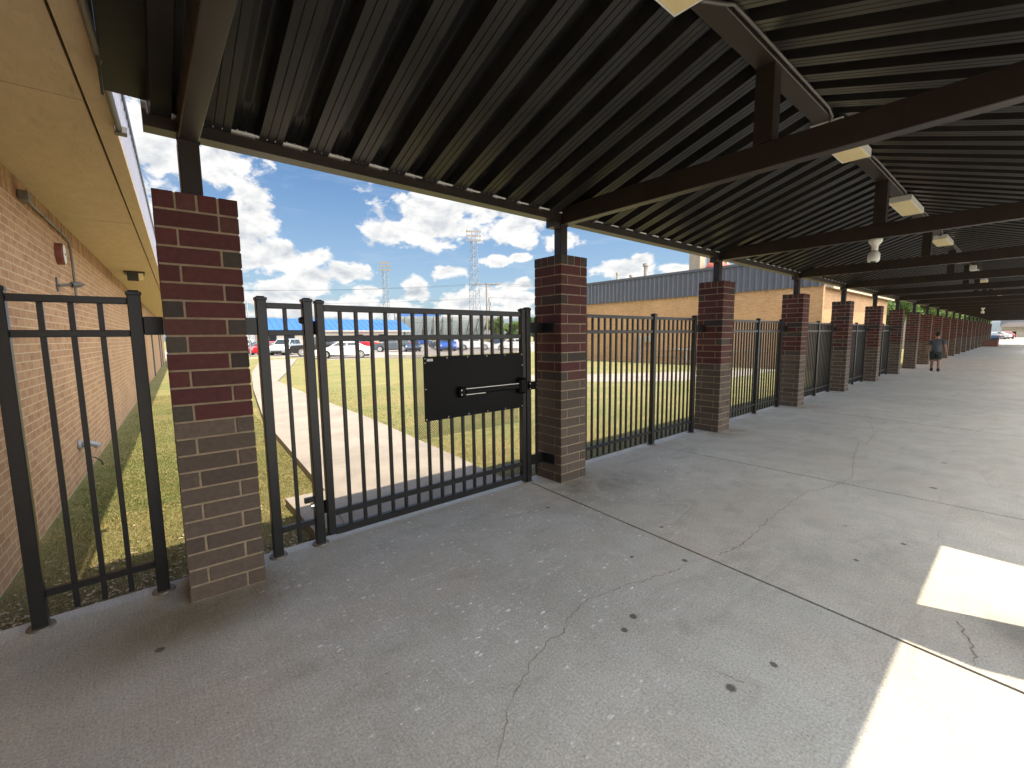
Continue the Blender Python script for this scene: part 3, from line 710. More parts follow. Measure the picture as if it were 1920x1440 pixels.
# cover panel and exit hardware on the walkway side
yp = YF-.034
pn = MB().box(1.868, 3.046, yp-.004, yp, .848, 1.430, 0, None, .0015).build('cover_panel', 'panel_black', t)
scr = [(1.885+k*.228, 1.413) for k in range(6)]+[(1.885+k*.228, .865) for k in range(6)]+[(1.885, 1.14), (3.030, 1.30), (1.885, 1.375), (3.03, 1.0)]
for sx_, sz in scr: MB().tube([(sx_, yp-.005, sz), (sx_, yp-.008, sz)], .0048, 8).build('screw', 'steel', pn, fixn=True)
MB().box(1.905, 1.965, yp-.0065, yp-.0045, 1.388, 1.410).build('maker_sticker', 'sticker', pn)
yb = yp-.005
pb = MB().box(2.235, 3.02, yb-.030, yb-.0, 1.055, 1.115, 0, None, .006).build('push_bar', 'panel_black', t)
MB().box(2.215, 2.29, yb-.045, yb-.001, 1.035, 1.133, 0, None, .010).build('end_cap', 'panel_black', pb)
MB().box(2.29, 2.94, yb-.048, yb-.030, 1.068, 1.104, 0, None, .004).build('touch_bar', 'panel_black', pb)
MB().box(2.295, 2.955, yb-.036, yb-.030, 1.1095, 1.1155).build('bright_strip', 'steel', pb)
MB().box(2.295, 2.52, yb-.036, yb-.030, 1.0535, 1.0595).build('bright_strip', 'steel', pb)
MB().box(2.955, 3.06, yb-.055, yb-.001, 1.0, 1.17, 0, None, .022).build('latch_case', 'panel_black', pb)
for dz in (.02, -.02): MB().tube([(2.235, yb-.045, 1.084+dz), (2.235, yb-.049, 1.084+dz)], .006, 8).build('screw', 'steel', pb)
mb = MB()
for z in (.30, 1.68): mb.tube([(.984, YF-.03, z-.05), (.984, YF-.03, z+.05)], .012, 10)
mb.build('hinge', 'panel_black', t)
# railing bays between pillars
BAYL = ['open railing bay right of the gate pillar, lawn behind', 'second railing bay right of the gate', 'third railing bay right of the gate, before the building corner', 'fourth railing bay right of the gate, seen as grey slats', 'fifth and farthest railing bay, seen as a narrow grey strip']
for b_ in range(1, 6):
    X = PX[b_]; Xn = PX[b_+1]
    t = thing('metal_railing', BAYL[b_-1], 'railing', ((X+Xn)/2, YF, 0), FG)
    off = Xn-X
    fence_section(t, [X+.60, X+2.222, X+off-.305], X+.632, X+off-.337, 20)
    mb = MB(); mb.box(X+off-.273, X+off-.004, YF-.030, YF+.020, 1.63, 1.75, 0, None, .004); mb.build('bracket', 'black_paint', t)
    MB().box(X+PW+.004, X+.568, YF-.030, YF+.020, 1.63, 1.75, 0, None, .004).build('bracket', 'black_paint', t)

# ------------------------------------------------------------------ brick building on the left
bs = .050; wc = -.93
def wx(y): return wc+bs*y
def quadwall(mb, p0, p1, z0, z1, th, mi=0):     # wall with thickness to the left of p0->p1
    d_ = Vector((p1[0]-p0[0], p1[1]-p0[1], 0)).normalized(); n_ = Vector((-d_.y, d_.x, 0))*th
    P = [(p0[0], p0[1]), (p1[0], p1[1]), (p1[0]+n_.x, p1[1]+n_.y), (p0[0]+n_.x, p0[1]+n_.y)]
    return mb.prism(P[::-1], z0, z1, mi)
lb = thing('brick_building', 'long orange brick building with deep cream soffit at left', 'building', (wx(5), 5, 0))
quadwall(MB(), (wx(-9), -9), (wx(44), 44), -.2, 2.992, .3).build('wall', 'orange_brick', lb)
# soldier course under the soffit: bricks on end
mb = MB(); rnd = random.Random(5); y = .2
while y < 20:
    mb.prism([(wx(y)+.004, y), (wx(y)-.05, y), (wx(y+.068)-.05, y+.068), (wx(y+.068)+.004, y+.068)], 2.885, 3.095, 0); y += .0755
for r_ in mb.m: pass
cols = []
for i in range(len(mb.f)//6):
    k = rnd.uniform(.8, 1.15); cc = rnd.choice([(.36, .20, .10), (.40, .24, .12), (.30, .15, .08)])
    cols += [tuple(x*k for x in cc)]*6
mb.c = cols; mb.build('soldier_course', 'pillar_brick', lb)
quadwall(MB(), (wx(-9), -9), (wx(44), 44), 2.992, 3.098, .29).build('wall_head', 'mortar', lb)
def ex(y): return -.125+bs*y
mb = MB()
ys = [-9, -3.0, .76, 4.42, 8.1, 11.8, 15.5, 44]
for i in range(len(ys)-1):
    a, b_ = ys[i]+.006, ys[i+1]-.006
    mb.prism([(wx(a)-.3, a), (wx(b_)-.3, b_), (ex(b_)-.085, b_), (ex(a)-.085, a)], 3.10, 3.16, 0)
mb.build('soffit', 'soffit', lb)
mb = MB(); mb.prism([(ex(-9)-.068, -9), (ex(44)-.068, 44), (ex(44)+.038, 44), (ex(-9)+.038, -9)], 3.088, 3.135, 0); mb.build('soffit_trim', 'soffit', lb)
mb = MB(); mb.prism([(wx(-9)-.3, -9), (wx(44)-.3, 44), (ex(44)-.01, 44), (ex(-9)-.01, -9)], 3.175, 3.20, 0); mb.build('roof', 'dark_frame', lb)
# ribbed metal fascia
mb = MB(); y = -9.; vs = []; pts = []
while y < 44:
    pts += [(y, .0), (y+.12, .0), (y+.14, .028), (y+.18, .028), (y+.20, 0)]; y += .20
n = len(pts)
vs = [(ex(y)+.004+h, y, 3.13) for y, h in pts]+[(ex(y)+.004+h, y, 3.78) for y, h in pts]
mb.add(vs, [(i, i+1, n+i+1, n+i) for i in range(n-1)])
mb.prism([(ex(-9)-.05, -9), (ex(44)-.05, 44), (ex(44)+.003, 44), (ex(-9)+.003, -9)], 3.205, 3.775, 0)
mb.build('metal_fascia', 'fascia_lav', lb, fixn=False)
mb = MB(); mb.prism([(ex(-9)-.07, -9), (ex(44)-.07, 44), (ex(44)+.045, 44), (ex(-9)+.045, -9)], 3.782, 3.86, 0); mb.build('coping', 'fascia_blue', lb)
# darker doors / joints far down the wall
for y in (24, 33, 36.5):
    mb = MB(); mb.prism([(wx(y)-.01, y), (wx(y+.35)-.01, y+.35), (wx(y+.35)+.05, y+.35), (wx(y)+.05, y)], -.1, 2.6, 0); mb.build('downspout', 'dark_frame', lb)
# wall fittings (fixed to the wall, things of their own)
def wpt(y, z, off=0.): return (wx(y)+off, y, z)
mb = MB()
mb.box(wx(2.95)+.004, wx(2.95)+.075, 2.86, 3.06, 2.90, 2.985, 0, None, .006)
mb.tube([wpt(3.06, 2.94, .03), wpt(4.80, 2.925, .03), wpt(4.97, 2.90, .03), wpt(5.06, 2.80, .03), wpt(5.09, 2.62, .03), wpt(5.10, 2.10, .03)], .014, 8)
for y, z in ((3.7, 2.935), (4.5, 2.93)): mb.tube([wpt(y, z, .03), wpt(y+.05, z, .03)], .02, 8)
one(mb, 'wall_conduit', 'old_conduit', 'thin metal conduit bending down the orange brick wall', 'conduit', wpt(4, 2.9))
t = thing('alarm_bell', 'round red and white alarm horn on the brick wall', 'alarm', wpt(4.35, 2.64))
mb = MB(); p = wpt(4.35, 2.64, .0); mb.tube([(p[0]+.002, p[1], p[2]), (p[0]+.055, p[1]-.003, p[2]), (p[0]+.068, p[1]-.003, p[2])], [.125, .125, .118], 28); mb.build('bell_body', 'alarm_red', t)
mb = MB(); mb.tube([(p[0]+.069, p[1], p[2]), (p[0]+.074, p[1], p[2])], [.115, .108], 28); fc = mb.build('bell_face', 'white_plastic', t)
MB().box(p[0]+.075, p[0]+.078, p[1]-.03, p[1]+.03, p[2]-.012, p[2]+.008).build('slot', 'plastic_dark', fc)
t = thing('flag_bracket', 'dark metal arm bracket on the brick wall beside the conduit', 'bracket', wpt(4.2, 2.25))
MB().box(wx(4.15)+.002, wx(4.15)+.012, 4.10, 4.20, 2.18, 2.34).build('base_plate', 'conduit_grey', t)
mb = MB(); mb.tube([wpt(4.15, 2.25, .01), wpt(4.27, 2.28, .12)], .018, 8); mb.tube([wpt(4.25, 2.275, .11), wpt(4.30, 2.285, .17), wpt(4.33, 2.29, .21)], [.034, .034, .01], 8); mb.build('arm', 'conduit_grey', t)
mb = MB(); p = wpt(4.25, .34); mb.tube([(p[0]+.0, p[1], p[2]), (p[0]+.03, p[1], p[2])], [.062, .058], 14); mb.tube([(p[0]+.03, p[1], p[2]), (p[0]+.11, p[1]+.01, p[2]+.0), (p[0]+.155, p[1]+.01, p[2]-.02), (p[0]+.175, p[1]+.012, p[2]-.05)], .036, 12)
one(mb, 'vent_pipe', 'pvc_grey', 'grey elbow vent pipe low on the brick wall', 'pipe', p, smooth=True)
mb = MB(); p = wpt(4.9, .0); mb.tube([(p[0], p[1], .05), (p[0]+.05, p[1]+.02, .03), (p[0]+.11, p[1]+.05, -.04), (p[0]+.12, p[1]+.06, -.10)], .007, 6)
one(mb, 'wall_cable', 'wire_black', 'short dark cable leaving the wall into the grass', 'cable', p)
t = thing('soffit_light', 'dark wedge floodlight under the cream soffit', 'light', (.05, 9.6, 3.10))
MB().box(-.22, .13, 9.4, 9.9, 3.06, 3.086).build('mounting_plate', 'dark_frame', t)
mb = MB(); mb.ext([(9.42, 3.06), (9.84, 3.06), (9.72, 2.92), (9.50, 2.90)], 'x', -.17, .02); mb.build('housing', 'plastic_dark', t)
mb = MB(); mb.ext([(9.42, 3.06), (9.84, 3.06), (9.76, 2.95), (9.50, 2.93)], 'x', .022, .10); mb.build('lens', 'diffuser', t)
mb = MB(); mb.tube([(ex(-3)+.058, -3, 3.060), (ex(1.0)+.058, 1.0, 3.060)], .018, 10); one(mb, 'fascia_pipe', 'conduit_grey', 'grey pipe running along the roof edge above the soffit', 'pipe', (ex(0)+.08, 0, 3.27), smooth=True)
MBb = MB(); MBb.box(ex(1.0)+.03, ex(1.0)+.10, 1.0, 1.07, 3.035, 3.085, 0, None, .005); one(MBb, 'junction_box', 'conduit_grey', 'small grey box at the end of the fascia pipe', 'electrical box', (ex(1.5)+.08, 1.55, 3.27))

# ------------------------------------------------------------------ orange brick building on the right
rb = thing('brick_building', 'low orange brick building with ribbed grey metal fascia across the lawn', 'building', (30, 10, 0))
X0, Y0, Y1, X1 = 23.7, 3.05, 17.2, 37.2
mb = MB(); mb.box(X0, X1, Y0, Y1, -.2, 3.80); mb.build('wall', 'tan_brick', rb)
mb = MB(); y = Y0+.02; cols = []
while y < Y1-.1:
    mb.box(X0-.004, X0+.02, y, y+.068, 3.58, 3.795); k = rnd.uniform(.8, 1.12); cols += [(.48*k, .29*k, .14*k)]*6; y += .0765
mb.c = cols; mb.build('soldier_course', 'pillar_brick', rb)
mb = MB(); pts = []; y = Y0-.05
while y < Y1+.1: pts += [(y, 0), (y+.16, 0), (y+.19, .05), (y+.24, .05), (y+.27, 0)]; y += .30
n = len(pts); mb.add([(X0-.08-h, y, 3.72) for y, h in pts]+[(X0-.08-h, y, 5.02) for y, h in pts], [(i, i+1, n+i+1, n+i) for i in range(n-1)])
mb.box(X0-.075, X0+.1, Y0-.05, Y1+.1, 3.805, 5.0); mb.build('metal_fascia', 'fascia_blue', rb, fixn=False)
MB().box(X0-.16, X0+.25, Y0-.1, Y1+.2, 5.03, 5.16).build('coping', 'fascia_blue', rb)
MB().box(X0+.1, X1, Y0+.1, Y1, 3.81, 4.6).build('roof', 'dark_frame', rb)
MB().box(X0+.26, X1+.3, Y0-.22, Y0+.09, 3.66, 4.15).build('eave_trim', 'white_trim', rb)
MB().box(X0+.3, X1+.35, Y0-.30, Y0-.222, 3.60, 3.72).build('gutter', 'cream_trim', rb)
for n_, (ya, za, zb, r_) in enumerate(((16.8, 4.6, 6.15, .07), (15.6, 4.6, 5.85, .09))):
    mb = MB(); mb.tube([(27, ya, za), (27, ya, zb)], r_, 10); mb.tube([(27, ya, zb-.12), (27, ya, zb+.02)], r_*1.5, 10)
    one(mb, 'vent_stack', 'cream_trim', ('thin vent stack at the left end of the brick building roof', 'short vent stack between the thin stack and the tall flue')[n_], 'vent', (27, ya, za), 'roof vents on the brick building')
mb = MB(); mb.tube([(27, 14.4, 4.6), (27, 14.4, 6.35)], .14, 14); mb.tube([(27, 14.4, 6.32), (27, 14.4, 6.5)], .22, 14)
one(mb, 'roof_flue', 'white_trim', 'tall white capped flue on the brick building roof', 'flue', (27, 14.4, 4.6))
mb = MB(); mb.box(26.6, 27.3, 10.35, 11.05, 4.55, 6.9); one(mb, 'chimney', 'chimney_tan', 'square tan chimney on the brick building roof', 'chimney', (27, 10.7, 4.6))
t = thing('roof_fan', 'white roof unit with red hood beside the tan chimney', 'roof unit', (27.4, 9.6, 4.6))
mb = MB(); mb.box(27.8, 28.6, 9.6, 10.5, 4.6, 6.9); mb.build('cabinet', 'white_trim', t)
mb = MB(); mb.tube([(27.2, 9.5, 5.2), (27.2, 9.5, 5.7), (27.2, 9.5, 5.98), (27.2, 9.5, 6.12)], [.75, .72, .5, .12], 18); mb.build('red_hood', 'red_dome', t, smooth=True)
mb = MB(); mb.box(26.9, 27.1, 8.85, 9.05, 4.6, 5.95); one(mb, 'roof_vent', 'white_trim', 'white roof vent right of the red hood', 'vent', (27, 8.95, 4.6))
# services on the wall
t = thing('wall_services', 'white meter box and pipes fixed to the brick wall behind the railing', 'pipework', (23.5, 11.5, 0))
mb = MB()
for y, zt in ((12.75, 1.6), (12.5, 1.5), (12.62, 1.45)): mb.tube([(23.62, y, -.1), (23.62, y, zt)], .04, 8)
mb.build('riser_pipe', 'white_trim', t)
mb = MB(); mb.box(23.5, 23.69, 11.7, 12.1, 1.15, 1.55, 0, None, .01); mb.build('meter_box', 'white_trim', t)
mb = MB(); mb.tube([(23.62, 12.3, .72), (23.62, 5.2, .72)], .028, 8); mb.tube([(23.62, 11.5, .35), (23.62, 8.6, .35)], .022, 8); mb.build('pipe_run', 'cream_trim', t)
mb = MB(); mb.tube([(23.50, 9.9, .74), (23.50, 7.6, .74)], .07, 8); mb.tube([(23.5, 9.4, .0), (23.5, 9.4, .7)], .05, 8); mb.tube([(23.5, 8.6, .3), (23.5, 8.6, .7)], .03, 8); mb.build('backflow_valve', 'white_trim', t)

# ------------------------------------------------------------------ building with blue roof, and others beyond the lot
bb = thing('building', 'long low building with bright blue metal roof beyond the parking lot', 'building', (24, 78, 0))
MB().box(8, 38.5, 75.5, 84, -.2, 3.1).build('wall', 'tan_wall', bb)
mb = MB(); mb.ext([(74.8, 3.0), (79.8, 5.15), (84.8, 3.0), (84.8, 2.9), (74.8, 2.9)], 'x', 7, 40.2)
rf = mb.build('roof', 'blue_roof', bb)
mb = MB()
x = 7.2
while x < 40: mb.ob((x, 74.8, 3.03), (x, 79.8, 5.18), .04, .05); x += 1.0
mb.build('roof_seam', 'blue_roof', rf)
MB().box(7, 40.2, 74.72, 74.79, 2.78, 3.0).build('gutter', 'white_trim', bb)
for x in (15.9, 18.6, 23.5, 30.1, 34.2): 
    f_ = MB().box(x-.55, x+.55, 75.44, 75.49, .9 if x > 17 else -.1, 2.3).build('window' if x > 17 else 'door', 'window_dark', bb)
gb = thing('shed', 'grey ribbed metal shed behind the white and grey parked cars', 'shed', (11, 72, 0))
mb = MB(); mb.box(5, 12.8, 71.5, 74.2, -.2, 3.0); x = 5.1
while x < 12.7: mb.box(x, x+.12, 71.44, 71.495, -.1, 2.95); x += .5
mb.build('wall', 'galv', gb); MB().box(4.8, 13.0, 71.3, 74.4, 3.0, 3.15).build('roof', 'white_trim', gb)
MB().box(12.85, 13.2, 71.2, 71.6, -.2, 3.0).build('corner_post', 'chimney_tan', gb)
# bleachers seen from the side and behind
bl = thing('bleachers', 'aluminium stadium bleachers with blue windscreen above the parked cars', 'bleachers', (68, 112, 0))
ba, bb_ = Vector((55.5, 115, 0)), Vector((80, 104, 0)); bd = (bb_-ba).normalized(); bn = Vector((-bd.y, bd.x, 0))
if bn.y < 0: bn = -bn
L_ = (bb_-ba).length; rows = 15
mb = MB(); mf = MB()
for r_ in range(rows):
    h = 7.6-.42*r_; off = bn*(r_*.75-3)
    mb.ob(ba+off+Vector((0, 0, h)), bb_+off+Vector((0, 0, h)), .3, .06); mb.ob(ba+off-bn*.3+Vector((0, 0, h-.2)), bb_+off-bn*.3+Vector((0, 0, h-.2)), .34, .05)
    mb.ob(ba+off+Vector((0, 0, h-.22)), bb_+off+Vector((0, 0, h-.22)), .03, .18)
mb.build('bench_rows', 'bleach_alu', bl)
k = 0.
while k <= L_:
    p = ba+bd*k
    mf.ob(p-bn*3+Vector((0, 0, 0)), p-bn*3+Vector((0, 0, 8.7)), .14, .14); mf.ob(p+bn*2+Vector((0, 0, 0)), p+bn*2+Vector((0, 0, 4.7)), .12, .12)
    mf.ob(p-bn*3.1+Vector((0, 0, 7.3)), p+bn*7+Vector((0, 0, 1.6)), .12, .2); mf.ob(p-bn*3+Vector((0, 0, 1.)), p+bn*2+Vector((0, 0, 4.6)), .1, .1)
    mf.ob(p-bn*3+Vector((0, 0, 6.)), p+bn*2+Vector((0, 0, .4)), .1, .1); mf.ob(p-bn*3.05+Vector((0, 0, 1.2)), p+bd*2.4-bn*3.05+Vector((0, 0, 6.8)), .09, .09)
    k += L_/10
mf.build('frame', 'dark_frame', bl)
mb = MB()
for z in (8.0, 8.35, 8.7): mb.ob(ba-bn*3.2+Vector((0, 0, z)), bb_-bn*3.2+Vector((0, 0, z)), .05, .05)
mb.build('guard_rail', 'bleach_alu', bl)
mb = MB(); mb.ob(ba-bn*3.3+bd*1.2+Vector((0, 0, 8.0)), ba-bn*3.3+bd*13+Vector((0, 0, 8.0)), .04, .9); mb.build('windscreen', 'blue_roof', bl)

# ------------------------------------------------------------------ stadium light towers, utility pole, street lamps
def tower(name, label, x, y, H, wb, wt, head):
    t = thing(name, label, 'light tower', (x, y, 0), 'stadium floodlight towers'); mb = MB()
    def cor(z, i): w = (wb+(wt-wb)*min(1, z/H))/2; return Vector((x+w*(-1, 1, 1, -1)[i], y+w*(-1, -1, 1, 1)[i], z))
    for i in range(4): mb.tube([cor(0, i), cor(H, i)], .085, 5)
    z = 0.; s = 0
    while z < H-.5:
        st = max(1.3, (wb+(wt-wb)*z/H)*.75)
        for i in range(4):
            j = (i+1) % 4; a, b_ = (i, j) if s % 2 == 0 else (j, i)
            mb.ob(cor(z, a), cor(min(H, z+st), b_), .07, .07); mb.ob(cor(z, i), cor(z, j), .05, .05)
        z += st; s += 1
    mb.build('lattice_mast', 'tower_galv', t)
    hw, hh = head; fr = MB(); lm = MB(); A = Vector((.86, -.5, 0))
    for k_ in range(3):
        z = H+.3+hh*k_/2; fr.ob(Vector((x, y, z))-A*hw/2, Vector((x, y, z))+A*hw/2, .12, .12)
    for k_ in (-1, -.3, .3, 1): fr.ob(Vector((x, y, H-.4))+A*hw/2*k_, Vector((x, y, H+.6+hh))+A*hw/2*k_, .09, .09)
    fr.build('lamp_frame', 'tower_galv', t)
    Bk = Vector((-.5, -.86, 0))
    for k_ in range(3):
        for i in range(6):
            p = Vector((x, y, H+.3+hh*k_/2))+A*hw*(i/5-.5)+Bk*.1
            MB().tube([p, p+Bk*.35+Vector((0, 0, -.15))], [.18, .36], 10).build('floodlight', 'lamp_head', t)
tower('light_tower', 'tall lattice floodlight tower right of centre, above the bleachers', 80.2, 110, 31.0, 3.1, 1.4, (4.0, 2.6))
tower('light_tower', 'smaller lattice floodlight tower above the blue roof', 69.0, 150, 26.0, 1.9, 1.5, (3.4, 2.4))
t = thing('utility_pole', 'wooden utility pole with crossarms and transformer right of the tower', 'utility pole', (49.6, 63, 0)); px_, py_ = 49.6, 63
mb = MB(); mb.tube([(px_, py_, -.1), (px_, py_, 11.6)], [.17, .11], 10); mb.build('pole', 'wood_pole', t)
for z, w in ((11.3, 2.6), (4.9, 2.0)):
    mb = MB(); a = Vector((.8, -.6, 0)); mb.ob(Vector((px_, py_, z))-a*w, Vector((px_, py_, z))+a*w*.95, .12, .14); mb.ob(Vector((px_, py_, z-.6)), Vector((px_, py_, z))+a*w*.5, .04, .04); mb.ob(Vector((px_, py_, z-.6)), Vector((px_, py_, z))-a*w*.5, .04, .04)
    ar = mb.build('crossarm', 'wood_pole', t); mb = MB()
    for k_ in (-.95, -.55, .55, .9): p = Vector((px_, py_, z+.07))+a*w*k_; mb.tube([p, p+Vector((0, 0, .28))], [.06, .04], 8)
    mb.build('insulator', 'chimney_tan', ar)
for z, dx in ((8.4, .5), (7.7, .9), (6.9, .6)):
    MB().tube([(px_+dx, py_-.3, z-.45), (px_+dx, py_-.3, z+.4), (px_+dx, py_-.3, z+.5)], [.24, .24, .1], 12).build('transformer', 'galv', t)
WG = 'overhead power lines'
for k_, (z, sg) in enumerate(((11.4, .9), (11.4, -.9), (8.9, .5), (4.9, .3))):
    for side in (0, 1):
        a = Vector((px_+sg*2, py_-sg*1.5, z)); b_ = a+(Vector((70, -52, -1)) if side else Vector((-60, 52, 1)))
        mb = MB(); mb.tube([a.lerp(b_, i/10)-Vector((0, 0, 4*1.2*(i/10)*(1-i/10))) for i in range(11)], .016, 4)
        one(mb, 'power_line', 'wire_black', ORD[k_]+' highest power line from the utility pole toward the '+('right' if side else 'left'), 'power line', tuple(a), WG)
for n_, (x, y, h) in enumerate(((7.9, 46, 5.4), (15.8, 66, 5.0))):
    t = thing('street_lamp', ('twin-arm lot lamp just right of the nearest pillar', 'lot lamp seen between the first two narrow panel bars')[n_], 'lamp', (x, y, 0), 'lamps in the parking lot')
    MB().tube([(x, y, -.1), (x, y, h)], .06, 8).build('pole', 'galv', t)
    for s_ in (-1, 1):
        mb = MB(); mb.ob((x, y, h-.1), (x+s_*.45, y, h), .04, .04); mb.build('arm', 'galv', t); MB().box(x+s_*.45-.14, x+s_*.45+.14, y-.1, y+.1, h-.02, h+.06).build('lamp_head', 'galv', t)

# ------------------------------------------------------------------ cars
def car(kind, col, loc, yaw, label, small=False):
    t = thing({'sedan': 'parked_car', 'suv': 'parked_suv', 'pickup': 'parked_pickup'}[kind], label, {'sedan': 'car', 'suv': 'suv', 'pickup': 'pickup truck'}[kind], (0, 0, 0), 'vehicles in the parking lot')
    if kind == 'sedan': L, Wd, H = 4.75, 1.82, 1.46; bod = [(-2.37, .42), (-2.36, .72), (-2.30, .93), (-1.75, 1.02), (-1.0, 1.00), (.95, .98), (1.1, .96), (2.0, .82), (2.30, .70), (2.37, .50), (2.33, .28)]; cab = [(-1.80, 1.0), (-1.10, 1.36), (-.55, 1.45), (.05, 1.46), (.45, 1.38), (1.15, .96)]; wh, wb = .33, (-1.40, 1.42)
    elif kind == 'suv': L, Wd, H = 4.65, 1.88, 1.74; bod = [(-2.32, .45), (-2.33, .8), (-2.28, 1.1), (-1.6, 1.14), (.95, 1.10), (1.2, 1.06), (2.1, .96), (2.30, .78), (2.32, .5), (2.28, .32)]; cab = [(-2.24, 1.1), (-2.02, 1.62), (-1.7, 1.72), (-.3, 1.74), (.30, 1.66), (1.05, 1.08)]; wh, wb = .37, (-1.36, 1.36)
    else: L, Wd, H = 5.7, 1.95, 1.88; bod = [(-2.85, .55), (-2.86, 1.08), (-2.80, 1.14), (-1.0, 1.14), (1.2, 1.14), (1.4, 1.12), (2.6, 1.06), (2.82, .9), (2.85, .55), (2.80, .42)]; cab = [(-.95, 1.13), (-.85, 1.78), (-.6, 1.86), (.55, 1.88), (.85, 1.80), (1.42, 1.13)]; wh, wb = .41, (-1.72, 1.75)
    zs = .22 if kind == 'sedan' else (.28 if kind == 'suv' else .40); w = Wd/2
    # lower body outline with wheel arches
    out = list(bod); ar = wh+.06
    out.append((wb[1]+ar, zs))
    for k_ in range(7): a = PI*k_/6; out.append((wb[1]+ar*math.cos(a), max(zs, wh+ar*math.sin(a)-.02)))
    out.append((wb[0]+ar, zs))
    for k_ in range(7): a = PI*k_/6; out.append((wb[0]+ar*math.cos(a), max(zs, wh+ar*math.sin(a)-.02)))
    def layer(mb, o_, ws):
        n = len(o_); vs = []
        cx_ = sum(p[0] for p in o_)/n; cz = sum(p[1] for p in o_)/n
        for y_, s_ in ws: vs += [(cx_+(x-cx_)*s_, y_, cz+(z-cz)*s_) for x, z in o_]
        fs = []
        for k in range(len(ws)-1): fs += [(k*n+i, k*n+(i+1) % n, (k+1)*n+(i+1) % n, (k+1)*n+i) for i in range(n)]
        fs += [tuple(range(n-1, -1, -1)), tuple(range((len(ws)-1)*n, len(ws)*n))]
        mb.add(vs, fs)
    mb = MB(); layer(mb, out, [(-w, .965), (-w+.06, .995), (-w+.16, 1), (w-.16, 1), (w-.06, .995), (w, .965)])
    def cabl(mb, dy, sc, zz=0):
        n = len(cab); vs = []
        for sgn in (-1, 1):
            for x, z in cab: k_ = (z-cab[0][1])/(H-cab[0][1]); vs.append((x*sc, sgn*(w-.10-.16*max(0, k_)+dy), z+zz))
        mb.add(vs, [tuple(range(n-1, -1, -1)), tuple(range(n, 2*n))]+[(i, (i+1) % n, n+(i+1) % n, n+i) for i in range(n)])
    cabl(mb, 0, 1); body = mb.build('body', col, t, org=(0, 0, 0))
    # side glass, windscreens
    bz = cab[0][1]
    def wpt_(x, z, sgn): k_ = (z-bz)/(H-bz); return (x, sgn*(w-.10-.16*k_+.006), z)
    xf = cab[-1][0]; xr = cab[0][0]; top = H-.12
    def xon(z, front):
        s_ = cab[::-1] if front else cab
        for (x0, z0), (x1, z1) in zip(s_, s_[1:]):
            if z0 <= z <= z1: return x0+(x1-x0)*(z-z0)/(z1-z0+1e-9)
        return s_[len(s_)//2][0]
    fr0, fr1 = xon(bz+.06, True)-.12, xon(top, True)-.10; rr0, rr1 = xon(bz+.06, False)+.14, xon(top, False)+.12
    mid = (fr0+rr0)/2+.05; spl = [(rr0, rr1, mid-.04, mid-.04), (mid+.04, mid+.04, fr0, fr1)]
    for sgn in (-1, 1):
        for a0, a1, c0, c1 in spl:
            a1 = max(a1, a0) if a1 > a0 else a1
            q_ = [wpt_(a0, bz+.06, sgn), wpt_(c0, bz+.06, sgn), wpt_(c1, top, sgn), wpt_(a1, top, sgn)]
            mb = MB(); mb.add([v for v in q_]+[(v[0], v[1]-sgn*.004, v[2]) for v in q_], [(0, 1, 2, 3), (7, 6, 5, 4), (0, 4, 5, 1), (1, 5, 6, 2), (2, 6, 7, 3), (3, 7, 4, 0)]); mb.build('side_window', 'glass_dark', t, org=(0, 0, 0))
    for nm, s_ in (('windscreen', cab[::-1][:2]), ('rear_window', cab[:2])):
        (x0, z0), (x1, z1) = s_; sg = 1 if nm == 'windscreen' else -1
        A_ = .12; B_ = .93; xa, za = x0+(x1-x0)*A_, z0+(z1-z0)*A_; xb_, zb_ = x0+(x1-x0)*B_, z0+(z1-z0)*B_
        nx_, nz_ = sg*(z1-z0), abs(x1-x0); ll = math.hypot(nx_, nz_)+1e-9; nx_, nz_ = nx_/ll*.008, nz_/ll*.008
        ya, yb__ = w-.20, w-.30
        q_ = [(xa+nx_, -ya, za+nz_), (xa+nx_, ya, za+nz_), (xb_+nx_, yb__, zb_+nz_), (xb_+nx_, -yb__, zb_+nz_)]
        mb = MB(); mb.add(q_+[(v[0]-nx_*.6, v[1], v[2]-nz_*.6) for v in q_], [(0, 1, 2, 3), (7, 6, 5, 4), (0, 4, 5, 1), (1, 5, 6, 2), (2, 6, 7, 3), (3, 7, 4, 0)]); mb.build(nm, 'glass_dark', t, org=(0, 0, 0))
    for x in wb:
        for sgn in (-1, 1):
            whl = thing('wheel', None, None, (x, sgn*(w-.02), wh)); whl.parent = t
            y_ = 0; mb = MB(); mb.tube([(0, -sgn*.20, 0), (0, -sgn*.19, 0), (0, -.0*sgn, 0), (0, sgn*.012, 0)], [wh*.93, wh, wh, wh*.93], 20); mb.build('tyre', 'tyre', whl, org=(0, 0, 0))
            mb = MB(); mb.tube([(0, sgn*.004, 0), (0, sgn*.018, 0)], [wh*.70, wh*.68], 18); mb.tube([(0, sgn*.018, 0), (0, sgn*.03, 0)], [wh*.18, wh*.12], 10); mb.build('rim', 'rim', whl, org=(0, 0, 0))
            mb = MB()
            for k_ in range(5):
                a = 2*PI*k_/5+.3; mb.tube([(math.cos(a)*wh*.42, sgn*.0182, math.sin(a)*wh*.42), (math.cos(a)*wh*.42, sgn*.0205, math.sin(a)*wh*.42)], wh*.13, 8)
            mb.build('rim_hole', 'tyre', whl, org=(0, 0, 0))
    xe = bod[-3][0]; xr_ = bod[1][0]; hz_ = bod[-3][1]-.04; tz = bod[2][1]-.10
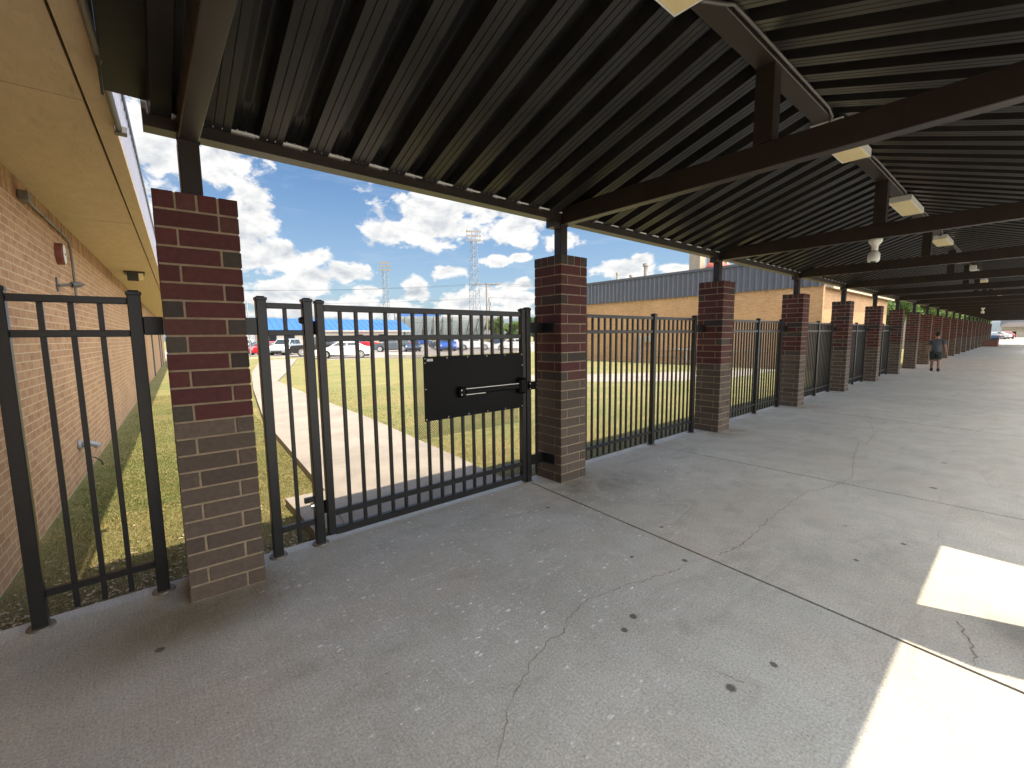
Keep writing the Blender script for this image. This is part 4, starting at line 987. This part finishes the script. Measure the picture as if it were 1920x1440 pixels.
    for sgn in (-1, 1):
        MB().box(xe-.22, xe+.01, sgn*(w-.14)-.17, sgn*(w-.14)+.12, hz_-.09, hz_+.05, 0, None, .03).build('headlight', 'head_lamp', t, org=(0, 0, 0))
        MB().box(xr_-.012, xr_+.16, sgn*(w-.13)-.12, sgn*(w-.13)+.125, tz-.12, tz+.05, 0, None, .03).build('tail_light', 'tail_red', t, org=(0, 0, 0))
        MB().box(cab[-1][0]-.42, cab[-1][0]-.26, sgn*(w+.06)-.07, sgn*(w+.06)+.05, bz+.04, bz+.16, 0, None, .03).build('mirror', col, t, org=(0, 0, 0))
        for hx in (mid-.75, mid+.2): MB().box(hx, hx+.16, sgn*(w-.012), sgn*(w+.012) if sgn > 0 else -(w-.0), bz-.16, bz-.13).build('door_handle', 'plastic_dark', t, org=(0, 0, 0)) if sgn > 0 else None
    MB().box(bod[-2][0]-.10, bod[-2][0]+.015, -.55, .55, .32, .50, 0, None, .02).build('grille', 'plastic_dark', t, org=(0, 0, 0))
    MB().box(-L/2+.3, L/2-.3, -w+.15, w-.15, zs-.06, zs+.05).build('underbody', 'plastic_dark', t, org=(0, 0, 0))
    t.location = loc; t.rotation_euler = (0, 0, yaw); return t
R = math.radians
def at(u, v): p = un(u, v, -.08); return (p.x, p.y, -.078)
car('sedan', 'car_white', (13.15, 35.0, -.078), R(157), 'white sedan parked side-on at the lawn edge behind the gate bars')
car('pickup', 'car_black', (13.3, 41.4, -.078), R(160), 'black pickup truck left of the white sedan, front wheel showing')
car('suv', 'car_silver', (11.6, 48.5, -.078), R(235), 'silver suv between the red car and the black pickup')
car('sedan', 'car_red', (10.6, 51.8, -.078), R(200), 'red car nose-on beside the silver suv')
car('suv', 'car_white', (9.3, 65.5, -.078), R(170), 'white suv at the far left of the lot beside the nearest pillar')
car('sedan', 'car_grey', (11.2, 60.0, -.078), R(190), 'dark grey sedan in front of the white suv at far left')
car('suv', 'car_grey', (17.6, 53.5, -.078), R(-22), 'dark grey-green suv directly behind the white sedan hood')
car('sedan', 'car_red', (31.0, 74, -.078), R(-30), 'bright red car far behind the white sedan trunk')
car('suv', 'car_blue', (25.5, 70, -.078), R(160), 'blue suv far behind the white sedan roof')
car('suv', 'car_grey', (23.2, 47.2, -.078), R(150), 'dark grey suv right of the white sedan, wheel arch showing')
car('sedan', 'car_navy', (25.3, 46.3, -.078), R(250), 'dark navy car nose-on left of the mesh screen')
car('sedan', 'car_blue', (47.5, 84, -.078), R(-30), 'small blue car behind the left edge of the gate mesh')
car('suv', 'car_blue', (28.6, 43.2, -.078), R(240), 'bright blue suv seen through the gate mesh')
car('sedan', 'car_grey', (31.3, 47.6, -.078), R(-38), 'dark sedan seen through the mesh beside the blue suv')
car('suv', 'car_white', (32.3, 42.6, -.078), R(-40), 'white suv seen through the middle of the gate mesh')
car('sedan', 'car_white', (34.4, 37.6, -.078), R(140), 'white car at the right part of the gate mesh')
car('sedan', 'car_navy', (57.5, 69, -.078), R(-40), 'dark blue car far right beyond the mesh')
car('sedan', 'car_silver', (37.5, 88, -.078), R(-30), 'silver car in the far row below the blue roof')
car('sedan', 'car_maroon', (42, 80, -.078), R(-30), 'maroon car in the far row under the bleachers')
car('suv', 'car_white', (51, 76, -.078), R(150), 'white suv in the far row below the bleachers')
car('sedan', 'car_white', (128, 1.75, -.038), R(80), 'white car beyond the far end of the walkway')
car('sedan', 'car_red', (133, .35, -.038), R(12), 'red car at the far end of the walkway before the beige building')
car('sedan', 'car_navy', (108, 1.35, -.038), R(8), 'dark blue car behind the brick planter at the far end')
mb = MB(); mb.prism([(15.4, 31.0), (17.3, 28.4), (17.9, 28.8), (16.0, 31.5)][::-1], -.09, .22); one(mb, 'low_kerb_wall', 'kerb_conc', 'low pinkish concrete block at the lawn edge right of the sedan', 'kerb', (16.6, 29.9, -.1))
# planter and building at the far end
t = thing('brick_planter', 'low brown brick planter at the far end of the pillar row', 'planter', (67, -.4, 0))
MB().box(66, 68.4, -1.0, .35, 0, .62).build('box', 'walk_brick', t); MB().box(66.1, 68.3, -.9, .25, .61, .66).build('soil', 'bark', t)
fb = thing('building', 'beige ribbed metal building with dark opening beyond the far end', 'building', (175, -4, 0))
mb = MB(); mb.box(165, 185, -40, -.60, -.2, 2.50); y = -39.8
while y < -.9: mb.box(164.93, 164.995, y, y+.14, -.1, 2.4); y += .55
mb.box(165, 165.3, -.55, 1.9, -.2, -.02); mb.box(165, 165.3, -.55, 1.9, 1.36, 2.50); mb.box(165, 165.3, 1.6, 1.9, -.01, 1.35); mb.box(170, 185, -.55, 1.9, -.2, 2.50)
mb.build('wall', 'beige_wall', fb)
MB().box(168.8, 169.99, -.5, 1.7, -.1, 2.2).build('opening', 'window_dark', fb)
MB().box(164.5, 164.9, -40, 1.7, 1.72, 1.95).build('sill_band', 'cream_trim', fb)
mb = MB(); mb.ext([(2.1, 2.51), (2.1, 2.9), (.9, 3.6), (-41, 3.6), (-41, 2.51)], 'x', 164, 168); mb.build('eave_trim', 'white_trim', fb)
MB().box(168.1, 186, -41, 2.3, 2.51, 5.5).build('roof', 'grey_roof', fb)
for n_, (x, y, s_) in enumerate(((112, 1.55, 0), (113, .95, -.12))):
    mb = MB(); mb.tube([(x, y, -.1), (x, y+s_, 1.9)], .07, 8); one(mb, 'bollard_pole', 'white_trim', ('upright white pole beyond the planter', 'leaning white pole before the trees at the far end')[n_], 'pole', (x, y, 0))
MB_ = MB(); MB_.box(58, 66, 4.6, 5.6, -.2, 2.6); one(MB_, 'storage_container', 'white_trim', 'white storage container on the lawn behind the pillar gap', 'container', (62, 5, 0))

# ------------------------------------------------------------------ trees
def leafmesh(seed, H, Rr, nl, ls, dark=False):
    rg = np.random.default_rng(seed); rnd = random.Random(seed)
    cl = []
    for i in range(26):
        a = rnd.uniform(0, 2*PI); zf = rnd.uniform(.28, 1.0); rr = Rr*math.sqrt(max(0, 1-((zf-.62)/.42)**2))*rnd.uniform(.35, .95)
        cl.append((math.cos(a)*rr, math.sin(a)*rr, zf*H*.93, Rr*rnd.uniform(.22, .42)))
    cl = np.array(cl); wts = cl[:, 3]**2; wts /= wts.sum()
    idx = rg.choice(len(cl), nl, p=wts); dirs = rg.normal(size=(nl, 3)); dirs /= np.linalg.norm(dirs, axis=1)[:, None]
    rad = cl[idx, 3]*rg.uniform(.45, 1.05, nl)**.6
    P = cl[idx, :3]+dirs*rad[:, None]*np.array([1, 1, .75])
    A = rg.normal(size=(nl, 3)); A /= np.linalg.norm(A, axis=1)[:, None]; B = np.cross(A, dirs+rg.normal(size=(nl, 3))*.6); B /= np.linalg.norm(B, axis=1)[:, None]+1e-9
    s_ = ls*rg.uniform(.6, 1.3, nl)[:, None]
    V = np.stack([P-A*s_-B*s_*.55, P+A*s_*.3-B*s_*.8, P+A*s_+B*s_*.5, P-A*s_*.4+B*s_*.75], 1).reshape(-1, 3)
    me = bpy.data.meshes.new('crown'); me.vertices.add(len(V)); me.vertices.foreach_set('co', V.ravel())
    me.loops.add(len(V)); me.loops.foreach_set('vertex_index', np.arange(len(V))); me.polygons.add(nl); me.polygons.foreach_set('loop_start', np.arange(nl)*4)
    me.materials.append(MATS['leaf_dark' if dark else 'leaf_green'])
    at_ = me.attributes.new('tint', 'FLOAT', 'FACE'); base = rg.uniform(0, 1, len(cl)); at_.data.foreach_set('value', np.clip(base[idx]*.6+rg.uniform(0, .4, nl), 0, 1))
    me.update(); me.validate()
    tb = MB(); tb.tube([(0, 0, -.2), (.05, 0, H*.22), (-.05, .05, H*.5), (0, 0, H*.8)], [H*.028, H*.022, H*.015, H*.006], 8)
    for c_ in cl[::2]:
        z0 = min(c_[2]*.7, H*.5); tb.tube([(0, 0, z0), (c_[0]*.5, c_[1]*.5, (z0+c_[2])/2+.1), tuple(c_[:3])], [H*.011, H*.007, H*.003], 5)
    return me, tb
TM = [leafmesh(11, 9, 3.6, 9000, .17), leafmesh(12, 10, 4.2, 9500, .18, True), leafmesh(13, 7.5, 3.4, 8000, .16)]
TT = []
for i, (me, tb) in enumerate(TM):
    o = tb.build('trunk', 'bark'); TT.append(o.data); bpy.data.objects.remove(o)
def tree(i, x, y, s, rz, label, grp='trees'):
    t = thing('tree', label, 'tree', (x, y, -.1), grp); t.rotation_euler = (0, 0, rz); t.scale = (s, s, s)
    for nm, me in (('crown', TM[i][0]), ('trunk', TT[i])):
        o = bpy.data.objects.new(nm, me); C.objects.link(o); o.parent = t
GW = 'trees beyond the parking lot'; GE = 'trees past the brick building and the pillars'
for k_, (i, x, y, s, lb_) in enumerate(((0, 84, 104, .85, 'green tree just right of the bleachers'), (2, 91, 104, .95, 'pale green tree right of the utility pole'), (1, 97, 101, .8, 'dark tree near the right edge of the gate'),
        (0, 104, 100, .9, 'tree behind the gate latch post'), (2, 60, 135, 1.0, 'green tree peeking left of the bleachers'), (1, 110, 95, .9, 'tree hidden by the pillar right of the gate'))):
    tree(i, x, y, s, k_*1.3, lb_, GW)
for k_, (i, x, y, s, lb_) in enumerate(((0, 54, 8.6, .85, 'nearest tree past the right end of the brick building'), (2, 52, 12.4, .8, 'tree touching the brick building roof edge'), (1, 64, 9.2, .95, 'dark tree seen over the seventh pillar'),
        (2, 66, 5.9+2.4, .9, 'pale tree seen over the eighth pillar'), (0, 74, 7.6, .9, 'tree seen over the ninth pillar'), (1, 84, 7.4, .9, 'dark tree seen over the tenth pillar'), (2, 92, 6.6, .95, 'pale tree seen over the twelfth pillar'),
        (0, 102, 7.2, .9, 'tree seen over the fourteenth pillar'), (2, 112, 7.6, .9, 'tree seen over the sixteenth pillar'), (1, 124, 8, 1., 'dark tree over the last pillars'), (1, 150, 6.2, .95, 'dark green tree left of the beige building'), (0, 158, 7.5, .9, 'lighter green tree behind the white leaning pole'))):
    tree(i, x, y, s, k_*.9+.4, lb_, GE)

# ------------------------------------------------------------------ grass blades near the slab
def blades(name, label, n, region, h, seed, dens=None):
    rg = np.random.default_rng(seed); P = []
    while len(P) < n:
        m = n*2; x = rg.uniform(region[0], region[1], m); y = rg.uniform(region[2], region[3], m)
        keep = dens(x, y, rg) if dens else np.ones(m, bool); P += list(zip(x[keep], y[keep]))
    P = np.array(P[:n]); hh = h*rg.uniform(.4, 1.2, n); a = rg.uniform(0, 2*PI, n); w = rg.uniform(.0014, .003, n)
    lean = rg.uniform(.2, 1.4, n)*hh; la = rg.uniform(0, 2*PI, n); z0 = -.102
    bx_, by_ = np.cos(a)*w, np.sin(a)*w
    v0 = np.stack([P[:, 0]-bx_, P[:, 1]-by_, np.full(n, z0)], 1); v1 = np.stack([P[:, 0]+bx_, P[:, 1]+by_, np.full(n, z0)], 1)
    mx_, my_ = P[:, 0]+np.cos(la)*lean*.35, P[:, 1]+np.sin(la)*lean*.35
    v2 = np.stack([mx_+bx_*.7, my_+by_*.7, z0+hh*.65], 1); v3 = np.stack([P[:, 0]+np.cos(la)*lean, P[:, 1]+np.sin(la)*lean, z0+hh], 1); v4 = np.stack([mx_-bx_*.7, my_-by_*.7, z0+hh*.65], 1)
    V = np.stack([v0, v1, v2, v3, v4], 1).reshape(-1, 3)
    me = bpy.data.meshes.new(name); me.vertices.add(len(V)); me.vertices.foreach_set('co', V.ravel()); me.loops.add(len(V)); me.loops.foreach_set('vertex_index', np.arange(len(V)))
    me.polygons.add(n); me.polygons.foreach_set('loop_start', np.arange(n)*5); me.materials.append(MATS['grass_blade'])
    at_ = me.attributes.new('tint', 'FLOAT', 'FACE')
    patch = .5+.5*np.sin(P[:, 0]*2.3+np.sin(P[:, 1]*1.7)*1.5)*np.cos(P[:, 1]*1.9+1); dry = np.clip(1.4-P[:, 1]*.5, 0, .5)
    at_.data.foreach_set('value', np.clip(patch*.45+dry+rg.normal(0, .22, n)+.1, 0, 1)); me.update(); me.validate()
    o = bpy.data.objects.new(name, me); C.objects.link(o); tag(o, label, 'grass', None, 'stuff')
def dleft(x, y, rg):
    pl_ = 1.36+(y-1.6)*.07; return (x > wx(y)+.03) & (x < pl_-.02) & ~((x > .96) & (y < 1.64)) & (rg.uniform(0, 1, len(x)) < np.clip((y-.2)*.9, .22, 1)*np.clip(3.2/np.maximum(y, 1), .15, 1)*np.clip((x-wx(y))*2.2+.15, .1, 1))
blades('grass', 'patchy grass strip between the brick wall and the gate path', 120000, (-1.0, 2.0, .43, 14), .024, 3, dleft)
def dright(x, y, rg):
    return (x > 3.20+y*.05) & (rg.uniform(0, 1, len(x)) < np.clip((y-.1)*.7, .1, 1)*np.clip(16/(x*x+y*y), .04, 1))
blades('grass', 'yellow green lawn grass right of the gate path', 90000, (3.1, 16, .43, 12), .026, 4, dright)
# dry leaf litter and mulch chips at the slab edge
rnd = random.Random(9); mb = MB()
for i in range(1500):
    y = .44+abs(rnd.gauss(0, .45)); x = rnd.uniform(-.85, .95) if rnd.random() < .75 else rnd.uniform(3.2, 12)
    if x < wx(y)+.03: continue
    a = rnd.uniform(0, 2*PI); l = rnd.uniform(.004, .017); w_ = l*rnd.uniform(.25, .6); z = -.092+rnd.uniform(0, .012)
    ca, sa = math.cos(a), math.sin(a); dz = rnd.uniform(-.006, .006)
    mb.add([(x-ca*l-sa*w_, y-sa*l+ca*w_, z), (x-ca*l+sa*w_, y-sa*l-ca*w_, z+dz), (x+ca*l+sa*w_, y+sa*l-ca*w_, z+dz+.003), (x+ca*l-sa*w_, y+sa*l+ca*w_, z+.003)], [(0, 1, 2, 3)])
one(mb, 'leaf_litter', 'chimney_tan', 'dry leaf and bark litter along the slab edge', 'litter', kind='stuff')

# ------------------------------------------------------------------ person
def skin_mesh(name, verts, edges, radii, matn, parent, sub=2, root=0):
    me = bpy.data.meshes.new(name); me.from_pydata([tuple(v) for v in verts], edges, [])
    o = bpy.data.objects.new(name, me); C.objects.link(o)
    sk = o.modifiers.new('skin', 'SKIN'); ss = o.modifiers.new('sub', 'SUBSURF'); ss.levels = sub; ss.render_levels = sub
    for i, r_ in enumerate(radii): me.skin_vertices[0].data[i].radius = (r_, r_) if not isinstance(r_, tuple) else r_
    me.skin_vertices[0].data[root].use_root = True
    sk.use_smooth_shade = True
    dg = bpy.context.evaluated_depsgraph_get(); dg.update()
    m2 = bpy.data.meshes.new_from_object(o.evaluated_get(dg)); o.modifiers.clear(); o.data = m2; m2.materials.clear(); m2.materials.append(MATS[matn])
    m2.polygons.foreach_set('use_smooth', [True]*len(m2.polygons)); o.parent = parent; return o
pt = thing('person', 'short dark-haired person in grey t-shirt, dark shorts and boots walking away', 'person', (24.2, -.76, 0))
# local frame: +x = walking direction (away from the camera), +y = left
Vb = []; Eb = []; Rb = []
def bv(p, r, par=None):
    Vb.append(p); Rb.append(r)
    if par is not None: Eb.append((par, len(Vb)-1))
    return len(Vb)-1
pel = bv((0, 0, .78), (.085, .085)); abd = bv((.01, 0, .95), (.095, .115), pel); ch = bv((.0, 0, 1.12), (.115, .16), abd); up_ = bv((-.005, 0, 1.24), (.085, .12), ch); nk = bv((.005, 0, 1.315), .052, up_)
hd0 = bv((.015, 0, 1.37), .062, nk); hd1 = bv((.02, 0, 1.44), .082, hd0); hd2 = bv((.015, 0, 1.50), .062, hd1)
for s_ in (1, -1):
    sh = bv((-.005, s_*.165, 1.245), .058, up_); elb = bv((-.03+s_*.02, s_*.235, 1.02), .043, sh); wr = bv((.01+s_*.03, s_*.262, .83), .028, elb)
    pm = bv((.02+s_*.03, s_*.264, .775), (.020, .034), wr)
    for k_, (dx, ln, r_) in enumerate(((.030, .065, .0085), (.012, .075, .009), (-.006, .07, .0088), (-.022, .055, .008))):
        k1 = bv((.02+s_*.03+dx, s_*.266, .735), r_, pm); k2 = bv((.024+s_*.03+dx*1.1, s_*.258, .735-ln*.55), r_*.95, k1); bv((.034+s_*.03+dx*1.1, s_*.245, .735-ln), r_*.8, k2)
    th1 = bv((.02+s_*.03+.035, s_*.252, .765), .011, pm); bv((.02+s_*.03+.06, s_*.238, .725), .009, th1)
    st_ = s_*.10
    hp = bv((0, s_*.075, .72), .070, pel); kn = bv((.02+st_*.6, s_*.10, .42), .062, hp); cf = bv((-.01+st_*.9, s_*.102, .28), .056, kn); an = bv((-.02+st_*1.2, s_*.10, .09), .038, cf)
    fh = bv((.03+st_*1.2, s_*.105, .045), .036, an); bv((.14+st_*1.2, s_*.115, .035), .030, fh)
body = skin_mesh('body', Vb, Eb, Rb, 'skin', pt)
# face, ears
MB().tube([(.098, 0, 1.445), (.118, 0, 1.425), (.10, 0, 1.41)], [.008, .014, .008], 8).build('nose', 'skin', pt, org=(0, 0, 0), smooth=True)
for s_ in (1, -1):
    MB().tube([(.01, s_*.084, 1.46), (.0, s_*.092, 1.44), (.01, s_*.086, 1.42)], [.008, .015, .008], 8).build('ear', 'skin', pt, org=(0, 0, 0), smooth=True)
    MB().tube([(.094, s_*.03, 1.462), (.098, s_*.03, 1.462)], [.010, .009], 10).build('eye', 'plastic_dark', pt, org=(0, 0, 0))
MB().box(.092, .100, -.022, .022, 1.388, 1.396).build('mouth', 'alarm_red', pt, org=(0, 0, 0))
skin_mesh('hair', [(-.03, 0, 1.40), (-.025, 0, 1.46), (.0, 0, 1.51), (.05, 0, 1.53)], [(0, 1), (1, 2), (2, 3)], [(.062, .066), (.085, .088), (.085, .086), (.05, .06)], 'hair', pt)
Vs = [(.0, 0, .71), (.01, 0, .95), (0, 0, 1.12), (-.005, 0, 1.245), (.0, 0, 1.295)]; Es = [(0, 1), (1, 2), (2, 3), (3, 4)]; Rs = [(.175, .185), (.158, .18), (.135, .18), (.10, .15), (.07, .085)]
for s_ in (1, -1):
    n0 = len(Vs); Vs += [(-.005, s_*.165, 1.245), (-.02, s_*.215, 1.11), (-.025, s_*.228, 1.06)]; Es += [(3, n0), (n0, n0+1), (n0+1, n0+2)]; Rs += [.075, .066, .068]
skin_mesh('shirt', Vs, Es, Rs, 'shirt', pt)
Vs = [(0, 0, .90)]; Es = []; Rs = [(.15, .17)]
for s_ in (1, -1):
    st_ = s_*.10; n0 = len(Vs); Vs += [(0, s_*.09, .74), (.01+st_*.3, s_*.095, .60), (.02+st_*.6, s_*.10, .46)]; Es += [(0, n0), (n0, n0+1), (n0+1, n0+2)]; Rs += [.118, .108, .10]
skin_mesh('shorts', Vs, Es, Rs, 'shorts', pt)
for s_ in (1, -1):
    st_ = s_*.10; dx = st_*1.2
    skin_mesh('boot', [(-.03+dx, s_*.10, .16), (-.03+dx, s_*.10, .07), (.03+dx, s_*.105, .05), (.15+dx, s_*.115, .042)], [(0, 1), (1, 2), (2, 3)], [.055, .056, .05, .04], 'boot', pt)
pt.rotation_euler = (0, 0, R(4))
